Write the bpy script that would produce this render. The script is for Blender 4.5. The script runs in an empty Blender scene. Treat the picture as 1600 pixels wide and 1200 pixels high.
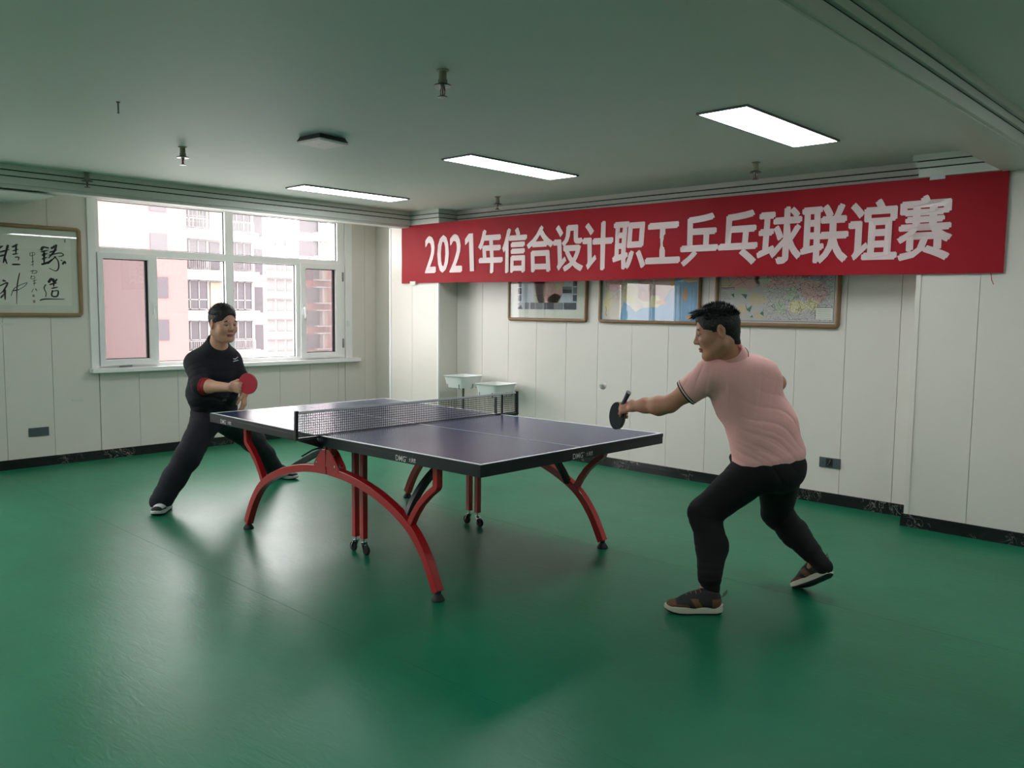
import bpy, bmesh, math, random
import numpy as np
from mathutils import Vector, Matrix

SC = bpy.context.scene
COL = SC.collection
random.seed(4)
RNG = np.random.default_rng(7)

# ---------------------------------------------------------------- camera, sky, exposure
CAM_H = 1.5113
F_PX, YAW, PITCH, ROLL = 1298.79, 0.7563, 0.0894, 0.0113
cam_data = bpy.data.cameras.new('camera')
cam = bpy.data.objects.new('camera', cam_data)
COL.objects.link(cam)
cam_data.sensor_width = 36.0
cam_data.lens = 36.0 * F_PX / 1600.0
cam_data.clip_start, cam_data.clip_end = 0.05, 400
_cy, _sy, _cp, _sp = math.cos(YAW), math.sin(YAW), math.cos(PITCH), math.sin(PITCH)
_F = Vector((-_sy * _cp, _cy * _cp, -_sp)); _R = Vector((_cy, _sy, 0)); _U = _R.cross(_F)
_R2 = _R * math.cos(ROLL) + _U * math.sin(ROLL); _U2 = _U * math.cos(ROLL) - _R * math.sin(ROLL)
cam.matrix_world = Matrix(((_R2.x, _U2.x, -_F.x, 0), (_R2.y, _U2.y, -_F.y, 0), (_R2.z, _U2.z, -_F.z, CAM_H), (0, 0, 0, 1)))
SC.camera = cam

SKY_STRENGTH = 11.5
world = bpy.data.worlds.new('overcast_sky'); SC.world = world
world.use_nodes = True
wn, wl = world.node_tree.nodes, world.node_tree.links
wn.clear()
w_out = wn.new('ShaderNodeOutputWorld'); w_bg = wn.new('ShaderNodeBackground')
w_tc = wn.new('ShaderNodeTexCoord'); w_sep = wn.new('ShaderNodeSeparateXYZ'); w_ramp = wn.new('ShaderNodeValToRGB')
wl.new(w_tc.outputs['Generated'], w_sep.inputs[0]); wl.new(w_sep.outputs['Z'], w_ramp.inputs[0])
w_ramp.color_ramp.elements[0].position = 0.0; w_ramp.color_ramp.elements[0].color = (0.55, 0.52, 0.51, 1)
w_ramp.color_ramp.elements[1].position = 0.12; w_ramp.color_ramp.elements[1].color = (1.0, 0.975, 0.965, 1)
wl.new(w_ramp.outputs[0], w_bg.inputs[0]); w_bg.inputs[1].default_value = SKY_STRENGTH
wl.new(w_bg.outputs[0], w_out.inputs[0])

SC.view_settings.view_transform = 'Standard'
SC.view_settings.look = 'None'
SC.view_settings.exposure = 0.0
SC.view_settings.gamma = 1.0
SC.view_settings.use_curve_mapping = False
PANEL_STRENGTH = 18.0

# ---------------------------------------------------------------- materials
def lin(r, g, b):
    f = lambda c: (c / 255 / 12.92) if c / 255 <= 0.04045 else ((c / 255 + 0.055) / 1.055) ** 2.4
    return (f(r), f(g), f(b), 1.0)

MATS = {}
def mat(name, rgb, rough=0.5, metal=0.0, var=0.0, vscale=6.0, bump=0.0, bscale=60.0, spec=0.5, coat=0.0, emit=None, sheen=0.0, sss=0.0):
    """procedural principled material: colour with object-space noise variation and fine bump"""
    m = bpy.data.materials.new(name); m.use_nodes = True
    nt = m.node_tree; b = nt.nodes['Principled BSDF']
    b.inputs['Base Color'].default_value = rgb
    b.inputs['Roughness'].default_value = rough
    b.inputs['Metallic'].default_value = metal
    b.inputs['Specular IOR Level'].default_value = spec
    if coat: b.inputs['Coat Weight'].default_value = coat; b.inputs['Coat Roughness'].default_value = 0.12
    if sheen: b.inputs['Sheen Weight'].default_value = sheen
    if sss:
        b.inputs['Subsurface Weight'].default_value = sss; b.inputs['Subsurface Radius'].default_value = (0.012, 0.005, 0.003)
        b.inputs['Subsurface Scale'].default_value = 1.0
    if emit:
        b.inputs['Emission Color'].default_value = emit[0]; b.inputs['Emission Strength'].default_value = emit[1]
    tc = nt.nodes.new('ShaderNodeTexCoord')
    if var:
        n = nt.nodes.new('ShaderNodeTexNoise'); n.inputs['Scale'].default_value = vscale; n.inputs['Detail'].default_value = 5
        nt.links.new(tc.outputs['Object'], n.inputs['Vector'])
        mx = nt.nodes.new('ShaderNodeMix'); mx.data_type = 'RGBA'
        mx.inputs[6].default_value = tuple(c * (1 - var) for c in rgb[:3]) + (1,)
        mx.inputs[7].default_value = tuple(min(1, c * (1 + var)) for c in rgb[:3]) + (1,)
        nt.links.new(n.outputs['Fac'], mx.inputs[0]); nt.links.new(mx.outputs[2], b.inputs['Base Color'])
    if bump:
        n2 = nt.nodes.new('ShaderNodeTexNoise'); n2.inputs['Scale'].default_value = bscale; n2.inputs['Detail'].default_value = 4
        nt.links.new(tc.outputs['Object'], n2.inputs['Vector'])
        bp = nt.nodes.new('ShaderNodeBump'); bp.inputs['Strength'].default_value = bump; bp.inputs['Distance'].default_value = 0.01
        nt.links.new(n2.outputs['Fac'], bp.inputs['Height']); nt.links.new(bp.outputs[0], b.inputs['Normal'])
    MATS[name] = m
    return m

def glass_mat(name, tint=(1, 1, 1, 1), refl=1.0, rough=0.0, film=0.0, film_rgb=(0.9, 0.9, 0.9, 1)):
    """thin pane: transparent with Fresnel reflection, optionally a whitish translucent film"""
    m = bpy.data.materials.new(name); m.use_nodes = True
    nt = m.node_tree; nt.nodes.clear()
    out = nt.nodes.new('ShaderNodeOutputMaterial')
    tr = nt.nodes.new('ShaderNodeBsdfTransparent'); tr.inputs[0].default_value = tint
    gl = nt.nodes.new('ShaderNodeBsdfGlossy'); gl.inputs['Roughness'].default_value = rough
    fr = nt.nodes.new('ShaderNodeFresnel'); ge = nt.nodes.new('ShaderNodeNewGeometry')
    ior = nt.nodes.new('ShaderNodeMapRange'); ior.inputs['To Min'].default_value = 1.5; ior.inputs['To Max'].default_value = 1 / 1.5   # same reflection from both faces of the pane
    nt.links.new(ge.outputs['Backfacing'], ior.inputs[0]); nt.links.new(ior.outputs[0], fr.inputs['IOR'])
    mul = nt.nodes.new('ShaderNodeMath'); mul.operation = 'MULTIPLY'; mul.inputs[1].default_value = refl
    nt.links.new(fr.outputs[0], mul.inputs[0])
    mx = nt.nodes.new('ShaderNodeMixShader')
    nt.links.new(mul.outputs[0], mx.inputs[0]); nt.links.new(tr.outputs[0], mx.inputs[1]); nt.links.new(gl.outputs[0], mx.inputs[2])
    last = mx
    if film:
        tl = nt.nodes.new('ShaderNodeBsdfTranslucent'); tl.inputs[0].default_value = film_rgb
        mf = nt.nodes.new('ShaderNodeMixShader'); mf.inputs[0].default_value = film
        nt.links.new(mx.outputs[0], mf.inputs[1]); nt.links.new(tl.outputs[0], mf.inputs[2]); last = mf
    nt.links.new(last.outputs[0], out.inputs[0])
    MATS[name] = m
    return m

def floor_mat():
    m = mat('green_vinyl', lin(38, 128, 92), rough=0.3, spec=0.24)
    nt = m.node_tree; b = nt.nodes['Principled BSDF']; L = nt.links
    tc = nt.nodes.new('ShaderNodeTexCoord')
    n1 = nt.nodes.new('ShaderNodeTexNoise'); n1.inputs['Scale'].default_value = 1.3; n1.inputs['Detail'].default_value = 6; n1.inputs['Roughness'].default_value = 0.6
    L.new(tc.outputs['Object'], n1.inputs['Vector'])
    r1 = nt.nodes.new('ShaderNodeValToRGB')
    r1.color_ramp.elements[0].position = 0.3; r1.color_ramp.elements[0].color = lin(14, 100, 70)
    r1.color_ramp.elements[1].position = 0.75; r1.color_ramp.elements[1].color = lin(24, 118, 86)
    L.new(n1.outputs['Fac'], r1.inputs[0])
    # worn scuff arcs
    mp = nt.nodes.new('ShaderNodeMapping'); mp.inputs['Scale'].default_value = (1.0, 3.2, 1); mp.inputs['Rotation'].default_value = (0, 0, 0.6)
    L.new(tc.outputs['Object'], mp.inputs['Vector'])
    n2 = nt.nodes.new('ShaderNodeTexNoise'); n2.inputs['Scale'].default_value = 2.6; n2.inputs['Detail'].default_value = 8; n2.inputs['Roughness'].default_value = 0.68; n2.inputs['Distortion'].default_value = 1.4
    L.new(mp.outputs[0], n2.inputs['Vector'])
    r2 = nt.nodes.new('ShaderNodeValToRGB')
    r2.color_ramp.elements[0].position = 0.56; r2.color_ramp.elements[0].color = (0, 0, 0, 1)
    r2.color_ramp.elements[1].position = 0.72; r2.color_ramp.elements[1].color = (0.45, 0.45, 0.45, 1)
    L.new(n2.outputs['Fac'], r2.inputs[0])
    mx = nt.nodes.new('ShaderNodeMix'); mx.data_type = 'RGBA'; mx.inputs[7].default_value = lin(40, 104, 82)
    L.new(r2.outputs[0], mx.inputs[0]); L.new(r1.outputs[0], mx.inputs[6]); L.new(mx.outputs[2], b.inputs['Base Color'])
    mr = nt.nodes.new('ShaderNodeMapRange'); mr.inputs['To Min'].default_value = 0.29; mr.inputs['To Max'].default_value = 0.38
    L.new(n2.outputs['Fac'], mr.inputs[0]); L.new(mr.outputs[0], b.inputs['Roughness'])
    n3 = nt.nodes.new('ShaderNodeTexNoise'); n3.inputs['Scale'].default_value = 9; n3.inputs['Detail'].default_value = 8; n3.inputs['Distortion'].default_value = 1.2
    L.new(mp.outputs[0], n3.inputs['Vector'])
    bp = nt.nodes.new('ShaderNodeBump'); bp.inputs['Strength'].default_value = 0.10; bp.inputs['Distance'].default_value = 0.01
    L.new(n3.outputs['Fac'], bp.inputs['Height']); L.new(bp.outputs[0], b.inputs['Normal'])
    return m

def marble_mat():
    m = mat('black_marble', (0.012, 0.012, 0.014, 1), rough=0.18)
    nt = m.node_tree; b = nt.nodes['Principled BSDF']; L = nt.links
    tc = nt.nodes.new('ShaderNodeTexCoord')
    v = nt.nodes.new('ShaderNodeTexNoise'); v.inputs['Scale'].default_value = 9; v.inputs['Detail'].default_value = 7; v.inputs['Distortion'].default_value = 2.5
    L.new(tc.outputs['Object'], v.inputs['Vector'])
    r = nt.nodes.new('ShaderNodeValToRGB'); e = r.color_ramp.elements
    e[0].position = 0.49; e[0].color = (0.012, 0.012, 0.014, 1); e[1].position = 0.53; e[1].color = (0.012, 0.012, 0.014, 1)
    x = e.new(0.51); x.color = (0.32, 0.30, 0.27, 1)
    mk = nt.nodes.new('ShaderNodeTexNoise'); mk.inputs['Scale'].default_value = 5; L.new(tc.outputs['Object'], mk.inputs['Vector'])
    r2 = nt.nodes.new('ShaderNodeValToRGB'); r2.color_ramp.elements[0].position = 0.5; r2.color_ramp.elements[1].position = 0.6
    L.new(mk.outputs['Fac'], r2.inputs[0]); L.new(v.outputs['Fac'], r.inputs[0])
    mx = nt.nodes.new('ShaderNodeMix'); mx.data_type = 'RGBA'; mx.inputs[6].default_value = (0.012, 0.012, 0.014, 1)
    L.new(r2.outputs[0], mx.inputs[0]); L.new(r.outputs[0], mx.inputs[7]); L.new(mx.outputs[2], b.inputs['Base Color'])
    return m

floor_mat(); marble_mat()
mat('seam_green', lin(18, 72, 50), rough=0.6)
mat('wall_white', lin(226, 220, 212), rough=0.32, var=0.03, vscale=2.0, bump=0.03, bscale=5)
mat('wall_joint', lin(150, 148, 140), rough=0.8)
mat('ceiling_paint', lin(206, 214, 206), rough=0.6, var=0.015, vscale=1.0)
mat('cornice_white', lin(208, 212, 204), rough=0.45)
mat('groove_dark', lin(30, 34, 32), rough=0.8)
mat('upvc_white', lin(244, 243, 242), rough=0.28, var=0.015)
mat('gasket_black', lin(28, 28, 32), rough=0.6)
mat('handle_white', lin(240, 240, 240), rough=0.25)
mat('hinge_metal', lin(150, 150, 152), rough=0.35, metal=0.7)
mat('frame_wood', lin(150, 122, 88), rough=0.4, var=0.18, vscale=14)
mat('frame_wood_dark', lin(134, 102, 68), rough=0.38, var=0.2, vscale=14)
mat('paper_white', lin(226, 228, 216), rough=0.85, var=0.02)
mat('paper_mount', lin(214, 218, 206), rough=0.85)
mat('ink', lin(34, 36, 42), rough=0.8)
mat('seal_ink', lin(150, 140, 128), rough=0.8)
mat('banner_red', lin(158, 20, 34), rough=0.6, spec=0.2, var=0.06, vscale=3, bump=0.15, bscale=6)
mat('banner_print', lin(218, 196, 196), rough=0.3, var=0.04)
mat('tabletop_blue', lin(58, 66, 104), rough=0.24, spec=0.4, var=0.03)
mat('line_white', lin(246, 247, 248), rough=0.4)
mat('apron_black', lin(22, 27, 31), rough=0.4, var=0.05)
mat('leg_red', lin(172, 28, 32), rough=0.32, var=0.04, coat=0.2)
mat('steel_black', lin(20, 24, 26), rough=0.35)
mat('rubber_black', lin(32, 33, 35), rough=0.7)
mat('chrome', lin(190, 190, 192), rough=0.2, metal=1.0)
mat('net_black', lin(46, 48, 52), rough=0.8)
mat('net_tape', lin(206, 208, 210), rough=0.7)
mat('logo_print', lin(206, 206, 208), rough=0.5)
mat('plastic_tray', lin(236, 238, 236), rough=0.35)
mat('outlet_grey', lin(78, 88, 92), rough=0.4)
mat('outlet_dark', lin(28, 30, 32), rough=0.5)
mat('detector_white', lin(225, 222, 216), rough=0.45)
mat('detector_dark', lin(66, 64, 70), rough=0.5)
mat('sprinkler_metal', lin(120, 124, 122), rough=0.3, metal=0.8)
mat('sprinkler_pipe', lin(150, 148, 128), rough=0.4)
mat('lamp_frame', lin(120, 124, 128), rough=0.4, metal=0.4)
mat('lamp_glow', (1, 1, 1, 1), rough=0.5, emit=((0.93, 0.97, 1.0, 1), PANEL_STRENGTH))
mat('pink_render', lin(114, 84, 83), rough=0.9, var=0.03, vscale=0.3)
mat('white_render', lin(138, 134, 133), rough=0.9, var=0.03, vscale=0.3)
mat('far_window', lin(58, 51, 57), rough=0.25, var=0.1, vscale=0.5)
mat('far_window_frame', lin(112, 108, 109), rough=0.6)
mat('railing_pale', lin(104, 99, 100), rough=0.6)
mat('brick_red_render', lin(124, 84, 78), rough=0.9, var=0.05, vscale=0.4)
mat('cream_render', lin(140, 122, 108), rough=0.9)
glass_mat('pane_clear', refl=1.0)
glass_mat('pane_glare_film', refl=1.0, film=0.025)  # whitish film stands in for glare and reflections veiling the upper panes
glass_mat('insect_screen', tint=(0.50, 0.47, 0.48, 1), refl=0.3, rough=0.3, film=0.05)
glass_mat('picture_glass', refl=1.0)

# ---------------------------------------------------------------- mesh helpers
class MB:
    """collects verts and faces in world (or local) coordinates; build() links ONE mesh object"""
    def __init__(s): s.v, s.f = [], []
    def add(s, vs, fs):
        o = len(s.v); s.v += [tuple(p) for p in vs]; s.f += [tuple(i + o for i in f) for f in fs]; return s
    def box(s, x0, y0, z0, x1, y1, z1):
        x0, x1 = sorted((x0, x1)); y0, y1 = sorted((y0, y1)); z0, z1 = sorted((z0, z1))
        return s.add([(x0, y0, z0), (x1, y0, z0), (x1, y1, z0), (x0, y1, z0), (x0, y0, z1), (x1, y0, z1), (x1, y1, z1), (x0, y1, z1)],
                     [(0, 3, 2, 1), (4, 5, 6, 7), (0, 1, 5, 4), (1, 2, 6, 5), (2, 3, 7, 6), (3, 0, 4, 7)])
    def sweep(s, path, section, up=(0, 0, 1), cap=True, scale=None, closed=False):
        """section: list of (a,b) offsets along side and up axes"""
        P = [Vector(p) for p in path]; n = len(P); k = len(section); up = Vector(up); vs = []
        for i, p in enumerate(P):
            if closed: t = (P[(i + 1) % n] - P[i - 1])
            else: t = P[min(i + 1, n - 1)] - P[max(i - 1, 0)]
            t.normalize(); side = t.cross(up)
            if side.length < 1e-5: side = t.cross(Vector((0, 1, 0.01)))
            side.normalize(); u2 = side.cross(t)
            sc = scale[i] if scale else 1.0
            vs += [p + side * a * sc + u2 * b * sc for a, b in section]
        fs = []
        for i in range(n if closed else n - 1):
            j = (i + 1) % n
            for q in range(k):
                r = (q + 1) % k
                fs.append((i * k + q, i * k + r, j * k + r, j * k + q))
        if cap and not closed:
            fs.append(tuple(range(k))[::-1]); fs.append(tuple((n - 1) * k + q for q in range(k)))
        return s.add(vs, fs)
    def tube(s, path, r, n=8, **kw):
        return s.sweep(path, [(r * math.cos(2 * math.pi * i / n), r * math.sin(2 * math.pi * i / n)) for i in range(n)], **kw)
    def bar(s, path, w, h, **kw):
        return s.sweep(path, [(-w / 2, -h / 2), (w / 2, -h / 2), (w / 2, h / 2), (-w / 2, h / 2)], **kw)
    def lathe(s, c, prof, n=16, axis='Z'):
        """prof: list of (r, h) along axis from centre c"""
        vs, fs = [], []; c = Vector(c)
        for r, h in prof:
            for i in range(n):
                a = 2 * math.pi * i / n; x, y = r * math.cos(a), r * math.sin(a)
                vs.append(c + (Vector((x, y, h)) if axis == 'Z' else Vector((h, x, y)) if axis == 'X' else Vector((x, h, y))))
        for j in range(len(prof) - 1):
            for i in range(n):
                k = (i + 1) % n; fs.append((j * n + i, j * n + k, (j + 1) * n + k, (j + 1) * n + i))
        fs.append(tuple(range(n))[::-1]); fs.append(tuple((len(prof) - 1) * n + i for i in range(n)))
        return s.add(vs, fs)
    def prism(s, poly, fn, t):
        """poly: 2D outline; fn(a,b,d) -> 3D; thickness t along d"""
        n = len(poly)
        return s.add([fn(a, b, 0) for a, b in poly] + [fn(a, b, t) for a, b in poly],
                     [tuple(range(n))[::-1], tuple(range(n, 2 * n))] + [(i, (i + 1) % n, n + (i + 1) % n, n + i) for i in range(n)])
    def ring(s, o, i, fn, d0, d1):
        """one closed rectangular frame: outer (a0,b0,a1,b1), inner likewise, fn(a,b,d) -> 3D"""
        q = lambda r: [(r[0], r[1]), (r[2], r[1]), (r[2], r[3]), (r[0], r[3])]
        vs = [fn(a, b, d) for d in (d0, d1) for r in (o, i) for a, b in q(r)]; fs = []
        for k in range(4):
            n = (k + 1) % 4
            fs += [(k, n, 4 + n, 4 + k), (8 + k, 12 + k, 12 + n, 8 + n), (k, 8 + k, 8 + n, n), (4 + k, 4 + n, 12 + n, 12 + k)]
        return s.add(vs, fs)
    def build(s, name, m, parent=None, origin=None, smooth=False, bevel=0.0, kind=None):
        me = bpy.data.meshes.new(name)
        off = Vector(origin) if origin is not None else Vector((0, 0, 0))
        me.from_pydata([Vector(v) - off for v in s.v], [], s.f)
        bm = bmesh.new(); bm.from_mesh(me)
        bmesh.ops.recalc_face_normals(bm, faces=bm.faces)
        if bevel:
            es = [e for e in bm.edges if len(e.link_faces) == 2 and e.calc_face_angle(0) > 0.6]
            bmesh.ops.bevel(bm, geom=es, offset=bevel, segments=2, profile=0.6, affect='EDGES', clamp_overlap=True)
        bm.to_mesh(me); bm.free()
        if smooth:
            me.polygons.foreach_set('use_smooth', [True] * len(me.polygons))
            try: me.set_sharp_from_angle(angle=math.radians(40))
            except Exception: pass
        me.materials.append(MATS[m])
        o = bpy.data.objects.new(name, me); COL.objects.link(o)
        if parent is not None: o.parent = parent
        elif origin is not None: o.location = off
        if kind: o['kind'] = kind
        return o

def tag(o, label, cat, group=None):
    o['label'] = label; o['category'] = cat
    if group: o['group'] = group
    return o
def thing(name, loc, label, cat, group=None, rot=0.0):
    o = bpy.data.objects.new(name, None); COL.objects.link(o)
    o.location = loc; o.rotation_euler = (0, 0, rot); o.empty_display_size = 0.1
    return tag(o, label, cat, group)
def struct(mb, name, m, parent=None, **kw):
    return mb.build(name, m, parent, kind='structure', **kw)
def children(o): return [c for c in bpy.data.objects if c.parent == o]
def copy_tree(o, parent=None):
    c = o.copy(); COL.objects.link(c); c.parent = parent
    for ch in children(o): copy_tree(ch, c)
    return c

def glyphs(text, offset=0.0):
    """flat outline mesh of a text in Blender's built-in font: verts (n,2), faces"""
    cu = bpy.data.curves.new('glyph', 'FONT'); cu.body = text; cu.offset = offset; cu.resolution_u = 3
    o = bpy.data.objects.new('glyph', cu); COL.objects.link(o)
    dg = bpy.context.evaluated_depsgraph_get()
    me = bpy.data.meshes.new_from_object(o.evaluated_get(dg))
    v = np.array([tuple(p.co) for p in me.vertices])[:, :2]; f = [tuple(p.vertices) for p in me.polygons]
    bpy.data.objects.remove(o); bpy.data.curves.remove(cu); bpy.data.meshes.remove(me)
    return v, f

# ---------------------------------------------------------------- room shell
YB, YC, XW, XB, H = 6.4747, 6.1946, -8.4949, -7.46, 2.60
XR, YF = 2.8, -2.6                                # unseen sides of the room
PT = 0.012                                        # thickness of a wall panel

struct(MB().box(XW - 0.3, YF, -0.12, XR, YB + 0.3, 0), 'floor', 'green_vinyl')
fl = bpy.data.objects['floor']
for y in (-1.79, 0.206, 2.206, 4.206):
    MB().box(XW, y - 0.0010, -0.002, XR, y + 0.0010, 0.0003).build('floor_seam', 'seam_green', fl)
struct(MB().box(XW - 0.3, YF, H, XR, YB + 0.3, H + 0.15), 'ceiling', 'ceiling_paint')

def panels(parent, axis, plane, spans, joints, sign, x_or_y0=None):
    """tall wall panels between joints; axis 'Y' : wall lies in plane y=plane, runs along x"""
    for a0, a1, z0, z1 in spans:
        cuts = [a0] + [j for j in sorted(joints) if a0 + 0.02 < j < a1 - 0.02] + [a1]
        for p, q in zip(cuts[:-1], cuts[1:]):
            g = 0.0015
            m = MB()
            if axis == 'Y': m.box(p + g, plane - PT, z0, q - g, plane + 0.004, z1)
            else: m.box(plane - 0.004, p + g, z0, plane + PT, q - g, z1)
            m.build('panel', 'wall_white', parent, bevel=0.0016)

# banner wall
wb = struct(MB().box(XW - 0.3, YB + PT, 0, XR, YB + 0.3, H), 'wall_back', 'wall_joint')
JB = [-2.153 - 0.4015 * k for k in range(0, 17)] + [-2.153 + 0.4]
panels(wb, 'Y', YB + PT, [(XW, -7.853, 0.08, H), (-6.981, -1.965, 0.08, H)], JB, 1)
# pillar in the corner
PX0, PX1 = -7.853, -6.981
wp = struct(MB().box(PX0 + PT, YC + PT, 0, PX1 - PT, YB + 0.1, H), 'wall_pillar', 'wall_joint')
panels(wp, 'Y', YC + PT, [(PX0, PX1, 0.08, H)], [-7.438], 1)
MB().box(PX1 - PT, YC + PT, 0.08, PX1, YB, H).build('panel', 'wall_white', wp, bevel=0.0016)
MB().box(PX0, YC + PT, 0.08, PX0 + PT, YB, H).build('panel', 'wall_white', wp, bevel=0.0016)
MB().box(PX0 - 0.002, YC - 0.006, 0.08, PX0 + 0.03, YC + 0.02, 2.44).build('corner_bead', 'upvc_white', wp, bevel=0.002)
MB().box(PX1 - 0.018, YC - 0.006, 0.08, PX1 + 0.003, YC + 0.02, 2.44).build('corner_bead', 'upvc_white', wp, bevel=0.002)
# broad column on the right
CX0 = -1.965
wc = struct(MB().box(CX0 + PT, YC + PT, 0, XR, YB + 0.1, H), 'wall_column', 'wall_joint')
panels(wc, 'Y', YC + PT, [(CX0, XR, 0.08, H)], [-1.565 + 0.4 * k for k in range(12)], 1)
MB().box(CX0, YC + PT, 0.08, CX0 + PT, YB, H).build('panel', 'wall_white', wc, bevel=0.0016)
MB().box(CX0 - 0.004, YC - 0.006, 0.08, CX0 + 0.03, YC + 0.02, 2.48).build('corner_bead', 'wall_white', wc, bevel=0.003)
# unseen walls behind the camera
struct(MB().box(XR, YF, 0, XR + 0.2, YB + 0.3, H), 'wall_right', 'wall_white')
struct(MB().box(XW - 0.3, YF - 0.2, 0, XR + 0.2, YF, H), 'wall_front', 'wall_white')
# window wall with its opening
WY0, WY1, WZ0, WZ1 = 3.12, 6.00, 0.895, 2.56
DY2 = -4.28                                       # the second, identical window lies this far along the wall
W2A, W2B = WY0 + DY2, WY1 + DY2
ww = struct(MB().box(XW - 0.25, YF, 0, XW, W2A, H).box(XW - 0.25, W2A, 0, XW, W2B, WZ0).box(XW - 0.25, W2A, WZ1, XW, W2B, H).box(XW - 0.25, W2B, 0, XW, WY0, H).box(XW - 0.25, WY1, 0, XW, YB + 0.1, H).box(XW - 0.25, WY0, 0, XW, WY1, WZ0).box(XW - 0.25, WY0, WZ1, XW, WY1, H), 'wall_left', 'wall_joint')
JW = [3.10 + 0.4 * k for k in range(-15, 10)]
panels(ww, 'X', XW, [(YF, W2A - 0.004, 0.08, H), (W2A, W2B, 0.08, WZ0 - 0.03), (W2B + 0.004, WY0 - 0.004, 0.08, H), (WY0, WY1, 0.08, WZ0 - 0.03), (WY1 + 0.004, YB, 0.08, H)], JW, 1)
# chipped patches where the panel paint was repaired
for y, z, s in ((2.91, 0.60, 0.05), (2.30, 1.33, 0.10)):
    MB().box(XW + PT, y - s, z - 0.012, XW + PT + 0.002, y + s, z + 0.012).build('repair_patch', 'paper_mount', ww, bevel=0.001)

# baseboards: thick plinth with a thinner stepped lip, cut into tiles
def baseboard(name, axis, plane, a0, a1, sign, tile=0.8, tall=0.088):
    root = None
    n = max(1, round(abs(a1 - a0) / tile))
    for k in range(n):
        p, q = a0 + (a1 - a0) * k / n, a0 + (a1 - a0) * (k + 1) / n
        m = MB(); g = 0.0008
        for z0, z1, t in ((0, tall * 0.66, 0.022), (tall * 0.66, tall * 0.86, 0.015), (tall * 0.86, tall, 0.010)):
            if axis == 'Y': m.box(p + g, plane - sign * t, z0, q - g, plane, z1)
            else: m.box(plane, p + g, z0, plane + sign * t, q - g, z1)
        if root is None: root = struct(m, name, 'black_marble')
        else: m.build('tile', 'black_marble', root)
    return root
baseboard('baseboard_left', 'X', XW + PT, YF, YB, 1)
baseboard('baseboard_back', 'Y', YB, PX1, CX0, 1)
baseboard('baseboard_pillar', 'Y', YC, PX0 - 0.02, PX1 + 0.02, 1)
baseboard('baseboard_pillar_side', 'X', PX1, YC, YB - 0.022, 1)
baseboard('baseboard_column', 'Y', YC, CX0 - 0.02, XR, 1)
baseboard('baseboard_right', 'X', XR, YF, YC, -1)

# beams under the ceiling
struct(MB().box(XB - 0.16, YF, 2.425, XB, YC + 0.02, H), 'trim_1', 'cornice_white')           # beam in front of the window
struct(MB().box(XW, YF, 2.41, XB - 0.16, 2.50, H), 'trim_2', 'cornice_white')               # boxed duct left of the window
MB().box(XB - 0.62, 0.6, 2.402, XB - 0.06, 2.44, 2.412).build('hatch', 'ceiling_paint', bpy.data.objects['trim_2'], bevel=0.002)
BX0, BX1, BZ = -1.465, -1.2, 2.44
struct(MB().box(BX0, YF, BZ, BX1, YC + 0.02, H), 'trim_3', 'cornice_white')                 # beam across the ceiling on the right

def cornice(name, path, normals_in):
    """stepped plaster cornice with two dark-coloured grooves, along a wall top; path of (x,y), room side to the left"""
    m = MB(); g = MB()
    P = [Vector((x, y, 0)) for x, y in path]; n = len(P)
    def off(d):
        out = []
        for i in range(n):
            ns = []
            if i > 0: t = (P[i] - P[i - 1]).normalized(); ns.append(Vector((-t.y, t.x, 0)))
            if i < n - 1: t = (P[i + 1] - P[i]).normalized(); ns.append(Vector((-t.y, t.x, 0)))
            if len(ns) == 2:
                b = ns[0] + ns[1]; b = b / max(b.dot(ns[0]), 0.2)
            else: b = ns[0]
            out.append(P[i] + b * d * normals_in)
        return out
    def strip(mb, d, z0, z1):
        A, B = off(-0.002), off(d)
        for i in range(n - 1):
            mb.add([(A[i].x, A[i].y, z0), (A[i + 1].x, A[i + 1].y, z0), (B[i + 1].x, B[i + 1].y, z0), (B[i].x, B[i].y, z0),
                    (A[i].x, A[i].y, z1), (A[i + 1].x, A[i + 1].y, z1), (B[i + 1].x, B[i + 1].y, z1), (B[i].x, B[i].y, z1)],
                   [(0, 3, 2, 1), (4, 5, 6, 7), (0, 1, 5, 4), (1, 2, 6, 5), (2, 3, 7, 6), (3, 0, 4, 7)])
    strip(m, 0.052, 2.560, H)
    strip(m, 0.034, 2.516, 2.552)
    strip(m, 0.020, 2.450, 2.508)
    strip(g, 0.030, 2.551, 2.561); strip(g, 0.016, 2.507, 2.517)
    o = struct(m, name, 'cornice_white'); g.build('cornice_groove', 'groove_dark', o)
    return o
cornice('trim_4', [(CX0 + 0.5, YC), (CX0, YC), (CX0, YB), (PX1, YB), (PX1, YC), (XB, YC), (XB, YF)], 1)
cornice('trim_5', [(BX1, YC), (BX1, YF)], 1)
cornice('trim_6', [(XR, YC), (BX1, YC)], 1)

# ---------------------------------------------------------------- window
XF0, XF1 = XW - 0.065, XW + 0.012                # back and front of the main frame
WF = lambda a, b, d: (d, a, b)
win = struct(MB().ring((WY0, WZ0, WY1, WZ1), (3.155, 0.935, 5.935, 2.52), WF, XF0, XF1), 'window_1', 'upvc_white', bevel=0.003)
MB().box(XF0, 3.155, 1.995, XF1 + 0.004, 5.935, 2.068).build('transom', 'upvc_white', win, bevel=0.004)
MB().box(XF0, 4.455, 2.068, XF1 + 0.004, 4.55, 2.52).build('mullion', 'upvc_white', win, bevel=0.004)
MB().box(XF0, 4.455, 0.935, XF1 + 0.004, 4.55, 1.995).build('mullion', 'upvc_white', win, bevel=0.004)
MB().box(XF0, 3.645, 0.935, XF1 + 0.002, 3.712, 1.995).build('mullion', 'upvc_white', win, bevel=0.004)
MB().box(XF0, 5.325, 0.935, XF1 + 0.002, 5.392, 1.995).build('mullion', 'upvc_white', win, bevel=0.004)
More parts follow.
